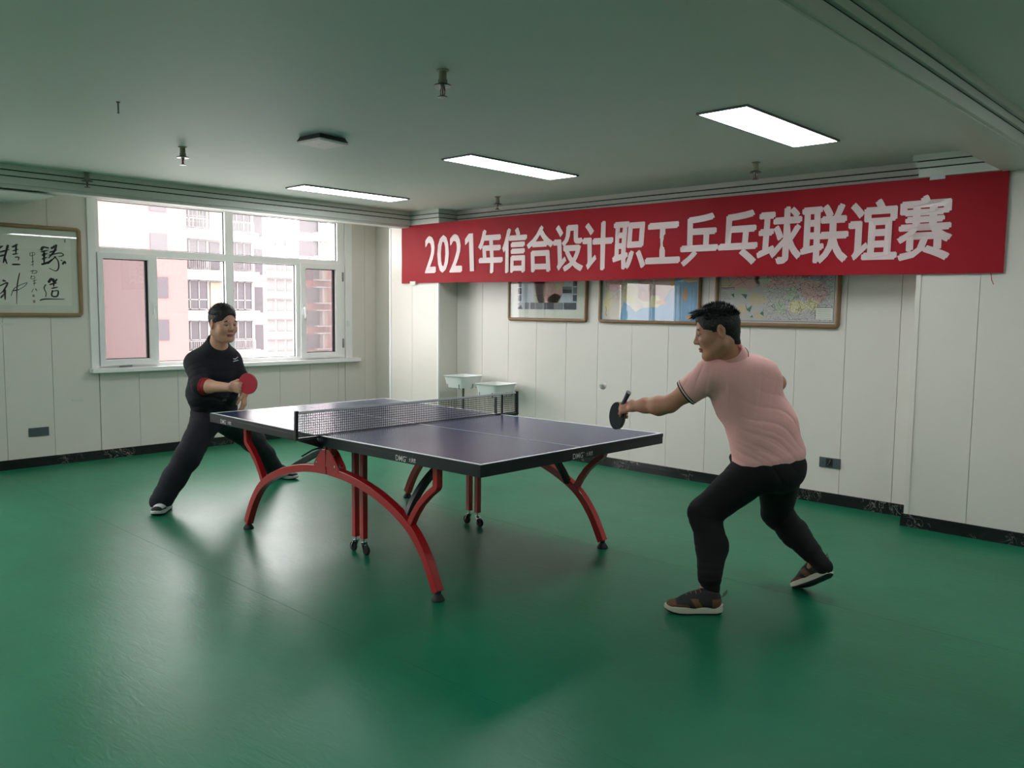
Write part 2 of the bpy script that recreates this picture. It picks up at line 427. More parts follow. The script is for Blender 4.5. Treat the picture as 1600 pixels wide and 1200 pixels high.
def pane(y0, y1, z0, z1, m, x=XW - 0.03):
    p = MB().box(x - 0.003, y0, z0, x + 0.003, y1, z1).build('pane', m, win)
    t = 0.007
    MB().ring((y0, z0, y1, z1), (y0 + t, z0 + t, y1 - t, z1 - t), WF, x - 0.004, x + 0.012).build('gasket', 'gasket_black', p)
pane(3.155, 4.455, 2.068, 2.52, 'pane_glare_film'); pane(4.55, 5.90, 2.068, 2.52, 'pane_glare_film')
MB().box(XF0, 5.90, 2.068, XF1, 5.935, 2.52).build('mullion', 'upvc_white', win, bevel=0.003)
pane(3.712, 4.455, 0.935, 1.995, 'pane_clear'); pane(4.55, 5.325, 0.935, 1.995, 'pane_clear')
def casement(y0, y1, gy0, gy1, hy):
    z0, z1, gz0, gz1 = 0.915, 2.02, 0.976, 1.962
    x0, x1 = XF1 - 0.02, XF1 + 0.028
    s = MB().ring((y0, z0, y1, z1), (gy0, gz0, gy1, gz1), WF, x0, x1).build('sash', 'upvc_white', win, bevel=0.004)
    MB().box(x0 - 0.012, gy0 - 0.005, gz0 - 0.005, x0 - 0.007, gy1 + 0.005, gz1 + 0.005).build('pane', 'pane_clear', s)
    t = 0.008
    MB().ring((gy0, gz0, gy1, gz1), (gy0 + t, gz0 + t, gy1 - 0.022, gz1 - t), WF, x0 - 0.014, x0 + 0.012).build('gasket', 'gasket_black', s)
    MB().box(x0 - 0.062, gy0 - 0.02, gz0 - 0.02, x0 - 0.060, gy1 + 0.02, gz1 + 0.02).build('insect_screen', 'insect_screen', s)
    h = MB().box(x1, hy - 0.016, 1.42, x1 + 0.012, hy + 0.016, 1.54)
    h.bar([(x1 + 0.012, hy, 1.50), (x1 + 0.04, hy, 1.50)], 0.02, 0.02).bar([(x1 + 0.04, hy, 1.515), (x1 + 0.042, hy + 0.004, 1.38)], 0.022, 0.014, up=(1, 0, 0))
    h.build('handle', 'handle_white', s, bevel=0.003)
    return s
s1 = casement(3.125, 3.70, 3.178, 3.615, 3.662)
s2 = casement(5.372, 5.945, 5.442, 5.86, 5.405)
for z in (1.88, 1.08):
    MB().lathe((XF1 + 0.03, 5.955, z - 0.055), [(0.008, 0), (0.011, 0.004), (0.011, 0.106), (0.008, 0.11)], n=8).build('hinge', 'hinge_metal', s2, smooth=True)
MB().bar([(XF1 + 0.034, 3.30, 0.905), (XF1 + 0.04, 3.42, 0.91)], 0.018, 0.012).build('stay', 'hinge_metal', s1)
sl = MB().box(XW - 0.02, 3.03, 0.852, XW + 0.10, 6.18, 0.895).build('window_sill', 'upvc_white', win, bevel=0.006)
# reveal boards at the sides of the window
MB().box(XW, 3.045, 0.895, XW + 0.03, 3.118, 2.56).build('reveal_board', 'upvc_white', win, bevel=0.004)
MB().box(XW, 6.002, 0.895, XW + 0.03, 6.10, 2.56).build('reveal_board', 'upvc_white', win, bevel=0.004)
MB().box(XW + 0.028, 6.02, 1.28, XW + 0.04, 6.055, 1.35).build('catch', 'handle_white', win, bevel=0.003)

win2 = copy_tree(win)
win2.name = 'window_2'; win2.location.y = DY2

# ---------------------------------------------------------------- ceiling lights and fittings
def ceiling_light(x, y, label):
    t = thing('ceiling_light', (x, y, H), label, 'ceiling light', 'flat panel lights in the ceiling')
    a, b, z = 0.155, 0.605, H - 0.012
    f = MB(); w = 0.012
    f.ring((x - a, y - b, x + a, y + b), (x - a + w, y - b + w, x + a - w, y + b - w), lambda p, q, d: (p, q, d), z, H)
    f.build('frame', 'lamp_frame', t, origin=(x, y, H), bevel=0.002)
    MB().box(x - a + w, y - b + w, z + 0.002, x + a - w, y + b - w, H - 0.001).build('diffuser', 'lamp_glow', t, origin=(x, y, H))
ceiling_light(-2.34, 4.70, 'bright white panel light in the ceiling above the man in pink')
ceiling_light(-4.47, 4.73, 'bright white panel light in the ceiling between the other two lit panels')
ceiling_light(-6.67, 4.79, 'bright white panel light in the ceiling closest to the window wall')
ceiling_light(-4.47, 0.52, 'lit panel light past the left edge of the picture')
ceiling_light(-6.67, 0.52, 'lit panel light over the calligraphy end of the room')
ceiling_light(-2.34, 0.52, 'lit panel light above the camera, out of the picture')
ceiling_light(0.1, 4.70, 'lit panel light beyond the beam, out of the picture')
ceiling_light(0.1, 0.52, 'lit panel light behind the camera, out of the picture')

def sprinkler(x, y, drop, label):
    t = thing('fire_sprinkler', (x, y, H), label, 'sprinkler', 'fire sprinklers on the ceiling')
    o = (x, y, H)
    MB().lathe(o, [(0.030, 0), (0.030, -0.004), (0.018, -0.008), (0.018, -drop * 0.5), (0.022, -drop * 0.52), (0.022, -drop * 0.7), (0.014, -drop * 0.74)], n=14).build('pipe', 'sprinkler_pipe', t, origin=o, smooth=True)
    z = H - drop * 0.74
    MB().lathe((x, y, z), [(0.010, 0.004), (0.040, -0.006), (0.043, -0.012), (0.012, -0.012), (0.010, -0.02)], n=18).build('canopy', 'sprinkler_metal', t, origin=o, smooth=True)
    m = MB()
    for s in (-1, 1):
        m.tube([(x + s * 0.009, y, z - 0.018), (x + s * 0.015, y, z - 0.03), (x + s * 0.014, y, z - 0.045), (x + s * 0.004, y, z - 0.056)], 0.003, n=6)
    m.lathe((x, y, z - 0.056), [(0.004, 0.004), (0.022, -0.001), (0.024, -0.005), (0.004, -0.006)], n=12)
    m.build('frame', 'sprinkler_metal', t, origin=o, smooth=True)
    MB().lathe((x, y, z - 0.054), [(0.0026, 0), (0.0034, 0.012), (0.0034, 0.026), (0.002, 0.036)], n=8).build('glass_bulb', 'leg_red', t, origin=o, smooth=True)
sprinkler(-2.93, 2.62, 0.085, 'ceiling sprinkler closest to the camera, above the end of the table')
sprinkler(-5.67, 2.68, 0.085, 'ceiling sprinkler on the window side of the square ceiling box')
sprinkler(-5.74, 5.85, 0.085, 'small ceiling sprinkler above the character for design on the banner')
sprinkler(-2.96, 5.70, 0.085, 'small ceiling sprinkler below the brightest panel light, near the banner')
sprinkler(-7.36, 2.66, 0.085, 'sprinkler close to the cornice above the framed calligraphy')
t = thing('ceiling_box', (-4.66, 3.13, H), 'flat square white box mounted on the ceiling beside the panel lights', 'ceiling box')
bx = [(-4.76, 3.00), (-4.52, 3.02), (-4.55, 3.26), (-4.79, 3.24)]
m = MB(); n4 = 4
cx_, cy_ = -4.655, 3.13
big = [((x - cx_) * 0.86 + cx_, (y - cy_) * 0.86 + cy_) for x, y in bx]
m.add([(x, y, H) for x, y in big] + [(x, y, H - 0.032) for x, y in bx], [(3, 2, 1, 0), (4, 5, 6, 7)] + [(i, (i + 1) % 4, 4 + (i + 1) % 4, 4 + i) for i in range(4)])
m.build('housing', 'detector_dark', t, origin=t.location, bevel=0.006)
small = [((x - cx_) * 0.985 + cx_, (y - cy_) * 0.985 + cy_) for x, y in bx]
MB().prism(small, lambda a, b, d: (a, b, H - 0.045 + d), 0.016).build('cover', 'detector_white', t, origin=t.location, bevel=0.007)
MB().lathe((-4.67, 3.11, H - 0.047), [(0.005, 0), (0.006, 0.003)], n=10).build('indicator', 'handle_white', t, origin=t.location)
rod = MB().lathe((-4.70, 1.87, H), [(0.010, 0), (0.010, -0.006), (0.0045, -0.008), (0.0045, -0.055), (0.006, -0.056), (0.006, -0.062)], n=8).build('ceiling_bolt', 'sprinkler_metal', None, origin=(-4.70, 1.87, H))
tag(rod, 'short bare threaded bolt hanging from the ceiling', 'bolt')

# ---------------------------------------------------------------- banner
def banner():
    y = YC - 0.022
    x0, xk, x1 = -7.60, -6.99, -1.428
    def top(x): return 2.452 + 0.006 * math.sin(x * 0.9) - 0.010 * math.exp(-((x + 4.2) / 1.6) ** 2)
    def bot(x): return 1.792 + 0.006 * math.sin(x * 1.7 + 1)
    def wav(x, v):
        """gentle billow of the hanging cloth, towards the room"""
        free = min(1.0, max(0.0, (x - xk) / 0.3)) * min(1.0, max(0.0, (-1.95 - x) / 0.3))
        return free * (0.016 * math.sin(x * 1.25 + 2.3 * v) * math.sin(math.pi * v) + 0.007 * math.sin(x * 5.1 - 5 * v)) + 0.0015 * math.sin(23 * x + 9 * v)
    def pos(x, v, d=0.0):
        return (x, y - wav(x, v) - d, bot(x) + (top(x) - bot(x)) * v)
    root = thing('banner', (-4.5, y, 1.79), 'long red banner with pale printed characters hung along the panelled wall', 'banner')
    nx, nz = 150, 16
    xs = list(np.linspace(x0, x1, nx + 1))
    v = [pos(x, j / nz) for x in xs for j in range(nz + 1)]
    f = [(i * (nz + 1) + j, (i + 1) * (nz + 1) + j, (i + 1) * (nz + 1) + j + 1, i * (nz + 1) + j + 1) for i in range(nx) for j in range(nz)]
    nn = len(v); row = nz + 1
    v += [(a, b + 0.002, c) for a, b, c in v]
    f += [tuple(nn + i for i in q[::-1]) for q in f]
    rim = [i * row for i in range(nx + 1)] + [nx * row + j for j in range(1, row)] + [i * row + nz for i in range(nx - 1, -1, -1)] + [j for j in range(nz - 1, 0, -1)]
    f += [(rim[k], rim[(k + 1) % len(rim)], nn + rim[(k + 1) % len(rim)], nn + rim[k]) for k in range(len(rim))]
    MB().add(v, f).build('cloth', 'banner_red', root, origin=root.location, smooth=True)
    chars = '2021年信合设计职工乒乓球联谊赛'
    spans = [(-7.176, -7.012), (-6.966, -6.805), (-6.77, -6.595), (-6.53, -6.405)]
    # full-width characters: equal cells along the banner
    c0, c1 = -6.158, -1.928
    for i, ch in enumerate(chars):
        g, gf = glyphs(ch, 0.0 if i < 4 else 0.004)
        if i < 4:
            a, b = spans[i]; mn, mxx = g.min(0), g.max(0)
            gx = a + (g[:, 0] - mn[0]) / (mxx[0] - mn[0]) * (b - a)
            gv = 0.178 + (g[:, 1] - mn[1]) / (mxx[1] - mn[1]) * 0.60
        else:
            ctr = c0 + (c1 - c0) * (i - 4) / 12
            gx = ctr + (g[:, 0] - 0.5) * 0.362
            gv = 0.475 + (g[:, 1] - 0.375) * 0.70
        if ch == '1':                             # plain stem with a flag
            gf = [(0, 1, 2, 3), (4, 5, 6, 7)]
            gx = np.array([-6.468, -6.405, -6.405, -6.468, -6.53, -6.468, -6.468, -6.53]); gv = 0.178 + 0.60 * np.array([0, 0, 1, 1, 0.70, 0.80, 1.0, 0.86])
        mb = MB(); e = 0.0 if ch == '1' else 0.010 if i < 4 else 0.0105
        for q, (ea, eb) in enumerate(((0, 0), (1, 0.3), (-1, -0.3), (0.4, 0.9), (-0.4, -0.9))):
            mb.add([pos(float(a) + ea * e, float(b) + eb * e / 0.66, 0.0035 + 0.00025 * q) for a, b in zip(gx, gv)], gf)
        mb.build('printed_character', 'banner_print', root, origin=root.location)
    # tapes and loose thread at the ends
    for xx, vv in ((-1.86, 1.0), (-7.585, 1.0), (-7.40, 0.0)):
        p = pos(xx, vv)
        MB().add([(p[0] - 0.05, p[1] - 0.004, p[2] - 0.02), (p[0] + 0.05, p[1] - 0.004, p[2] - 0.018), (p[0] + 0.048, p[1] - 0.004, p[2] + 0.02), (p[0] - 0.047, p[1] - 0.004, p[2] + 0.022)], [(0, 1, 2, 3)]).build('tape', 'net_tape' if vv else 'paper_white', root, origin=root.location)
    MB().tube([(-1.50, y - 0.006, 1.79), (-1.49, y - 0.012, 1.74), (-1.478, y - 0.01, 1.71)], 0.0022, n=5).build('thread', 'banner_red', root, origin=root.location)
banner()

# ---------------------------------------------------------------- framed pictures
def rounded_rect(x0, z0, x1, z1, r, n=5):
    out = []
    for cx, cz, a0 in ((x1 - r, z1 - r, 0), (x0 + r, z1 - r, 90), (x0 + r, z0 + r, 180), (x1 - r, z0 + r, 270)):
        for i in range(n + 1):
            a = math.radians(a0 + 90 * i / n); out.append((cx + r * math.cos(a), cz + r * math.sin(a)))
    return out
def picture(axis, plane, a0, a1, z0, z1, label, wood, w=0.035, depth=0.03):
    """frame + backing + glass; returns root, fn(a,z,d) -> point proud of the wall by d"""
    if axis == 'Y': fn = lambda a, z, d: (a, plane - d, z)
    else: fn = lambda a, z, d: (plane + d, a, z)
    root = thing('framed_picture', fn((a0 + a1) / 2, z0, 0), label, 'framed picture')
    o = root.location
    path = rounded_rect(a0 + w / 2, z0 + w / 2, a1 - w / 2, z1 - w / 2, 0.022)
    sec = [(-w / 2, -depth / 2), (w / 2, -depth / 2), (w / 2, depth * 0.25), (w * 0.2, depth / 2), (-w * 0.2, depth / 2), (-w / 2, depth * 0.25)]
    nrm = (0, -1, 0) if axis == 'Y' else (1, 0, 0)
    MB().sweep([fn(a, z, depth / 2) for a, z in path], sec, up=nrm, closed=True).build('frame', wood, root, origin=o, smooth=True)
    e = w * 0.7
    MB().prism([(a0 + e, z0 + e), (a1 - e, z0 + e), (a1 - e, z1 - e), (a0 + e, z1 - e)], lambda a, b, d: fn(a, b, d), 0.010).build('mount', 'paper_mount', root, origin=o)
    MB().prism([(a0 + e, z0 + e), (a1 - e, z0 + e), (a1 - e, z1 - e), (a0 + e, z1 - e)], lambda a, b, d: fn(a, b, 0.018 + d), 0.003).build('glass', 'picture_glass', root, origin=o)
    def flat(name, polys, m, d):
        mb = MB()
        for p in polys: mb.add([fn(a, z, d) for a, z in p], [tuple(range(len(p)))])
        ob = mb.build(name, m, root, origin=o)
        if len(polys) > 1: ob['kind'] = 'stuff'
        return ob
    return root, fn, flat
rect = lambda a, b, c, d: [(a, b), (c, b), (c, d), (a, d)]
def ribbon(pts, w):
    P = [Vector((a, b)) for a, b in pts]; L, Rr = [], []
    for i, p in enumerate(P):
        t = P[min(i + 1, len(P) - 1)] - P[max(i - 1, 0)]
        if t.length < 1e-9: t = Vector((1, 0))
        t.normalize(); nn = Vector((-t.y, t.x)); L.append(p + nn * w / 2); Rr.append(p - nn * w / 2)
    return [tuple(x) for x in L] + [tuple(x) for x in Rr[::-1]]
def smooth_path(pts, k=6):
    P = [Vector(p) for p in pts]
    if len(P) < 3: return [tuple(P[0].lerp(P[-1], i / k)) for i in range(k + 1)]
    out = []
    for i in range(len(P) - 1):
        a, b, c, d = P[max(i - 1, 0)], P[i], P[i + 1], P[min(i + 2, len(P) - 1)]
        for j in range(k):
            t = j / k
            out.append(tuple(0.5 * ((2 * b) + (c - a) * t + (2 * a - 5 * b + 4 * c - d) * t * t + (3 * b - a - 3 * c + d) * t ** 3)))
    out.append(tuple(P[-1])); return out

STROKES = [(0.0216,[(2.639,2.003),(2.656,2.035),(2.705,2.029)]),(0.0139,[(2.634,1.99),(2.7,2.011)]),(0.02,[(2.663,2.0),(2.659,1.89)]),(0.0154,[(2.641,1.96),(2.691,1.98)]),(0.0139,[(2.64,1.924),(2.689,1.945)]),(0.0185,[(2.634,1.876),(2.688,1.896),(2.73,1.929)]),(0.0231,[(2.721,2.026),(2.75,2.045),(2.776,2.065)]),(0.0185,[(2.772,2.064),(2.749,2.001),(2.697,1.936)]),(0.0139,[(2.707,1.99),(2.774,2.016)]),(0.0108,[(2.702,1.963),(2.798,1.99),(2.827,1.97),(2.78,1.954)]),(0.0123,[(2.747,1.957),(2.779,1.914),(2.781,1.851),(2.755,1.822),(2.698,1.846)]),(0.0139,[(2.687,1.883),(2.734,1.929),(2.764,1.957)]),(0.0092,[(2.8,1.924),(2.821,1.916)]),(0.0169,[(2.815,1.884),(2.837,1.912),(2.845,1.89)]),(0.0231,[(2.689,1.71),(2.715,1.747),(2.739,1.721),(2.765,1.748)]),(0.0154,[(2.697,1.693),(2.764,1.713)]),(0.0169,[(2.736,1.752),(2.733,1.671)]),(0.0123,[(2.712,1.658),(2.771,1.672)]),(0.0154,[(2.724,1.644),(2.714,1.591),(2.759,1.587),(2.769,1.637),(2.724,1.631)]),(0.0092,[(2.668,1.696),(2.651,1.66),(2.666,1.616),(2.66,1.576)]),(0.0123,[(2.61,1.545),(2.659,1.559),(2.825,1.561)]),(0.0046,[(2.546,1.981),(2.545,1.95),(2.581,1.961),(2.578,1.982),(2.548,1.979)]),(0.0054,[(2.564,1.982),(2.564,1.851)]),(0.0054,[(2.551,1.894),(2.577,1.904)]),(0.0046,[(2.548,1.867),(2.574,1.876)]),(0.0062,[(2.54,1.81),(2.592,1.817),(2.587,1.795),(2.547,1.793)]),(0.0046,[(2.564,1.825),(2.555,1.789)]),(0.0054,[(2.542,1.762),(2.554,1.767),(2.541,1.745),(2.573,1.742),(2.574,1.764),(2.558,1.763)]),(0.0062,[(2.556,1.719),(2.593,1.734)]),(0.0062,[(2.56,1.697),(2.588,1.707)]),(0.0054,[(2.573,1.733),(2.567,1.676)]),(0.0054,[(2.545,1.618),(2.562,1.654)]),(0.0092,[(2.578,1.654),(2.589,1.632)]),(0.0192,[(2.284,2.0),(2.33,2.028)]),(0.0154,[(2.29,1.966),(2.379,1.997)]),(0.02,[(2.369,2.039),(2.351,1.978),(2.324,1.874)]),(0.0154,[(2.296,1.932),(2.35,1.952)]),(0.0169,[(2.334,1.926),(2.355,1.867)]),(0.0185,[(2.399,2.019),(2.45,2.048)]),(0.0169,[(2.435,2.052),(2.427,1.957)]),(0.0123,[(2.401,1.985),(2.453,2.005)]),(0.0123,[(2.4,1.955),(2.447,1.966)]),(0.0108,[(2.419,1.93),(2.45,1.932),(2.445,1.902)]),(0.0169,[(2.393,1.865),(2.463,1.868)]),(0.0185,[(2.311,1.72),(2.341,1.712)]),(0.0139,[(2.286,1.668),(2.352,1.7),(2.315,1.626),(2.276,1.591)]),(0.02,[(2.327,1.652),(2.327,1.545)]),(0.0154,[(2.29,1.561),(2.322,1.6)]),(0.0108,[(2.453,1.794),(2.428,1.672),(2.418,1.507)]),(0.0062,[(2.375,1.58),(2.408,1.654),(2.508,1.705),(2.479,1.665),(2.415,1.628)]),(0.0108,[(2.392,1.628),(2.447,1.642)])]

root, fn, flat = picture('X', XW + PT, 1.83, 2.985, 1.395, 2.232, 'framed brush calligraphy behind glass on the window wall', 'frame_wood', w=0.036)
flat('paper', [rect(1.93, 1.50, 2.89, 2.13)], 'paper_white', 0.0115)
def brush(stroke):
    """swelling ribbon with rounded ends, like a loaded brush"""
    w, pts = stroke; P = smooth_path(pts, 5); n = len(P); polys = []
    L, Rr = [], []
    for i, p in enumerate(P):
        a, b = Vector(P[max(i - 1, 0)]), Vector(P[min(i + 1, n - 1)]); t = (b - a)
        t = t.normalized() if t.length > 1e-9 else Vector((1, 0)); nn = Vector((-t.y, t.x)); u = i / (n - 1)
        ww = w * (0.62 + 0.38 * math.sin(math.pi * min(1, 0.25 + u * 0.85)) + 0.1 * math.sin(9 * u + pts[0][0] * 40))
        if i in (0, n - 1): ww *= 0.55
        L.append(Vector(p) + nn * ww / 2); Rr.append(Vector(p) - nn * ww / 2)
    for i in range(n - 1): polys.append([tuple(L[i]), tuple(L[i + 1]), tuple(Rr[i + 1]), tuple(Rr[i])])
    return polys
polys = []
for s in STROKES: polys += brush(s)
flat('brush_writing', polys, 'ink', 0.0125)
flat('seal_stamp', [rect(2.55, 1.577, 2.57, 1.598), rect(2.553, 1.522, 2.573, 1.548), rect(2.838, 2.09, 2.85, 2.12)], 'seal_ink', 0.0125)

# maps on the banner wall
for nm, c in (('map_cream', (214, 206, 190)), ('map_pink', (216, 176, 172)), ('map_green', (188, 200, 176)), ('map_yellow', (222, 214, 168)), ('map_sea', (126, 172, 206)), ('map_sea_pale', (190, 204, 216)),
              ('map_orange', (216, 170, 120)), ('map_grey', (196, 192, 190)), ('map_lilac', (176, 164, 176)), ('map_tan', (206, 190, 160)), ('map_dark_green', (78, 120, 96)), ('map_line', (96, 84, 88)), ('map_red_line', (178, 96, 92)),
              ('photo_dark', (70, 74, 84)), ('photo_mid', (124, 126, 132)), ('photo_pale', (176, 178, 184))):
    mat(nm, lin(*c), rough=0.8, var=0.12 if nm.startswith('photo') else 0.07, vscale=40)
def blob(cx, cz, rx, rz, n=14, jit=0.25):
    ph = RNG.uniform(0, 6.28, 3)
    return [(cx + rx * math.cos(a) * (1 + jit * math.sin(2 * a + ph[0]) * 0.6 + jit * math.sin(3 * a + ph[1]) * 0.5), cz + rz * math.sin(a) * (1 + jit * math.sin(2 * a + ph[2]) * 0.6 + jit * math.sin(5 * a + ph[0]) * 0.3)) for a in [2 * math.pi * i / n for i in range(n)]]
y0 = YB - 0.002
# small city map with photographs around it
root, fn, flat = picture('Y', y0, -6.16, -5.09, 1.392, 2.16, 'small wood-framed map with photographs printed round its edge, nearest the corner', 'frame_wood_dark', w=0.036)
flat('map_sheet', [rect(-6.03, 1.515, -5.22, 2.06)], 'map_sea_pale', 0.0112)
flat('map_region', [rect(-5.80, 1.58, -5.44, 2.0), blob(-5.70, 1.75, 0.10, 0.16)], 'map_green', 0.0116)
flat('map_region', [blob(-5.54, 1.72, 0.12, 0.18), blob(-5.52, 1.62, 0.09, 0.05)], 'map_pink', 0.012)
flat('map_region', [blob(-5.47, 1.80, 0.07, 0.1)], 'map_tan', 0.0122)
flat('map_road', [ribbon(smooth_path([(-5.8 + 0.36 * RNG.random(), 1.58 + 0.4 * RNG.random()) for _ in range(4)]), 0.0016) for _ in range(9)], 'map_red_line', 0.0126)
pd, pm, pp = [], [], []
for i in range(5):
    z = 1.60 + i * 0.075
    (pd if i % 2 else pm).append(rect(-6.025, z, -5.97, z + 0.062)); (pm if i % 2 else pd).append(rect(-5.275, z, -5.225, z + 0.062))
for i, (a, b) in enumerate(((-6.03, -5.93), (-5.92, -5.86), (-5.845, -5.78), (-5.775, -5.65), (-5.645, -5.52), (-5.515, -5.40), (-5.39, -5.23))):
    (pp, pm, pd, pm, pd, pm, pd)[i].append(rect(a, 1.517, b, 1.585))
pd.append(rect(-5.41, 1.68, -5.29, 1.715)); pm.append(rect(-5.41, 1.715, -5.29, 1.745)); pm.append(rect(-5.41, 1.81, -5.29, 1.86))
flat('printed_photo', pd, 'photo_dark', 0.0130); flat('printed_photo', pm, 'photo_mid', 0.0130); flat('printed_photo', pp, 'photo_pale', 0.0130)
flat('printed_hill', [[(-5.39, 1.517), (-5.23, 1.517), (-5.23, 1.56), (-5.30, 1.575), (-5.35, 1.55)], [(-5.64, 1.517), (-5.52, 1.517), (-5.52, 1.55), (-5.57, 1.575)], [(-6.03, 1.517), (-5.95, 1.517), (-5.98, 1.56)]], 'photo_dark', 0.0134)
# national map, blue sea to the right and below
root, fn, flat = picture('Y', y0, -4.945, -3.83, 1.392, 2.16, 'wood-framed map with pale land and blue sea, middle of the three maps', 'frame_wood_dark', w=0.032)
flat('map_sheet', [rect(-4.915, 1.42, -3.86, 2.13)], 'map_sea', 0.0112)
flat('map_region', [[(-4.90, 1.43), (-4.90, 2.12), (-4.10, 2.12), (-4.16, 1.95), (-4.10, 1.82), (-4.13, 1.72), (-4.22, 1.60), (-4.33, 1.545), (-4.45, 1.54), (-4.52, 1.50), (-4.58, 1.55), (-4.66, 1.60), (-4.70, 1.43)]], 'map_cream', 0.0116)
flat('map_region', [[(-4.16, 1.95), (-4.10, 1.82), (-4.13, 1.72), (-4.22, 1.60), (-4.33, 1.66), (-4.30, 1.85)], blob(-4.42, 1.72, 0.10, 0.12), blob(-4.78, 1.80, 0.09, 0.13)], 'map_pink', 0.012)
flat('map_region', [blob(-4.58, 1.68, 0.09, 0.10), blob(-4.30, 1.60, 0.07, 0.05), blob(-4.84, 1.60, 0.05, 0.09), blob(-4.30, 1.95, 0.07, 0.08)], 'map_yellow', 0.0122)
flat('map_region', [blob(-4.13, 1.78, 0.025, 0.06), blob(-4.24, 1.59, 0.05, 0.02), [(-4.02, 1.80), (-3.87, 1.815), (-3.87, 1.78), (-3.96, 1.76)], blob(-3.99, 1.66, 0.02, 0.06), blob(-3.93, 1.46, 0.05, 0.02)], 'map_orange', 0.0124)
flat('map_rule', [rect(-4.025, 1.43, -4.021, 2.12), rect(-4.02, 1.828, -3.87, 1.832), rect(-4.012, 1.765, -4.004, 1.785)], 'map_grey', 0.0126)
flat('map_road', [ribbon(smooth_path([(-4.86 + 0.65 * RNG.random(), 1.60 + 0.45 * RNG.random()) for _ in range(4)]), 0.002) for _ in range(14)] + [ribbon(smooth_path([(-4.87, 1.55), (-4.855, 1.52), (-4.865, 1.49), (-4.85, 1.46)]), 0.005)], 'map_red_line', 0.0126)
# road map, dense network to the right
root, fn, flat = picture('Y', y0, -3.69, -2.60, 1.388, 2.16, 'wood-framed road map with a dense network of lines, behind the man in pink', 'frame_wood_dark', w=0.036)
flat('map_sheet', [rect(-3.65, 1.425, -2.64, 2.12)], 'map_grey', 0.0112)
flat('map_border', [rect(-3.642, 1.437, -2.648, 1.441), rect(-3.642, 1.437, -3.638, 2.11), rect(-2.652, 1.437, -2.648, 2.11)], 'map_line', 0.0128)
flat('map_region', [blob(-3.30, 1.90, 0.25, 0.16), blob(-2.98, 1.90, 0.18, 0.12), blob(-2.80, 1.85, 0.12, 0.18)], 'map_lilac', 0.0114)
flat('map_region', [blob(-3.10, 1.80, 0.2, 0.1), blob(-2.82, 1.68, 0.12, 0.1), blob(-3.42, 1.78, 0.14, 0.08)], 'map_pink', 0.0115)
flat('map_region', [[(-3.39, 1.60), (-3.34, 1.68), (-3.24, 1.66), (-3.20, 1.60), (-3.30, 1.565)], blob(-3.44, 1.53, 0.05, 0.05), blob(-3.28, 1.49, 0.05, 0.03), [(-3.63, 1.72), (-3.63, 1.84), (-3.58, 1.80), (-3.51, 1.72)]], 'map_tan', 0.0118)
flat('map_region', [blob(-2.95, 1.56, 0.07, 0.06), blob(-2.83, 1.58, 0.05, 0.05)], 'map_yellow', 0.0118)
flat('map_region', [blob(-3.24, 1.78, 0.05, 0.03), blob(-3.10, 1.55, 0.05, 0.05), blob(-3.0, 1.66, 0.05, 0.06), blob(-3.44, 1.69, 0.05, 0.03)], 'map_green', 0.0119)
flat('map_region', [[(-3.45, 1.665), (-3.39, 1.66), (-3.40, 1.62), (-3.43, 1.65)], [(-3.41, 1.60), (-3.385, 1.54), (-3.34, 1.57), (-3.36, 1.51), (-3.39, 1.53)], [(-3.27, 1.50), (-3.24, 1.53), (-3.235, 1.48)], [(-3.54, 1.66), (-3.51, 1.63), (-3.51, 1.67)], [(-3.36, 1.47), (-3.335, 1.49), (-3.33, 1.465)]], 'map_dark_green', 0.0121)
roads = []
for _ in range(300):
    a = -3.22 + 0.55 * RNG.random() ** 0.8; b = 1.45 + 0.5 * RNG.random(); th = RNG.uniform(0, 6.28); ll = RNG.uniform(0.02, 0.07)
    roads.append(ribbon([(a, b), (min(-2.66, a + ll * math.cos(th)), max(1.445, b + ll * math.sin(th)))], 0.0022))
flat('map_road', roads, 'map_line', 0.0124)
dots = []
for _ in range(700):
    a = -3.25 + 0.59 * RNG.random(); b = 1.45 + 0.40 * RNG.random() ** 1.2; w = RNG.uniform(0.002, 0.007)
    dots.append(rect(a, b, a + w, b + 0.0032))
flat('map_lettering', dots, 'ink', 0.0126)
dots = []
for _ in range(160):
    a = -3.25 + 0.59 * RNG.random(); b = 1.50 + 0.30 * RNG.random(); dots.append(rect(a, b, a + 0.006, b + 0.004))
flat('map_town', dots, 'line_white', 0.0127)
flat('map_road', [ribbon(smooth_path([(-3.62 + 0.9 * RNG.random(), 1.70 + 0.35 * RNG.random()) for _ in range(4)]), 0.003) for _ in range(8)], 'map_red_line', 0.0123)
flat('map_table', [rect(-2.79, 1.46, -2.66, 1.55)], 'paper_white', 0.0128)
flat('map_rule', [rect(-3.635, 1.714, -3.505, 1.719), rect(-3.635, 1.704, -3.505, 1.707), rect(-2.79, 1.552, -2.66, 1.556)] + [rect(-2.78, 1.47 + 0.016 * k, -2.67, 1.472 + 0.016 * k) for k in range(5)] + [rect(-3.63, 1.735 + 0.012 * k, -3.53 - 0.008 * k, 1.737 + 0.012 * k) for k in range(7)] + [rect(-3.63, 1.62 + 0.012 * k, -3.54 - 0.01 * k, 1.622 + 0.012 * k) for k in range(6)] + [rect(-3.505, 1.449, -3.455, 1.457)], 'map_line', 0.0130)

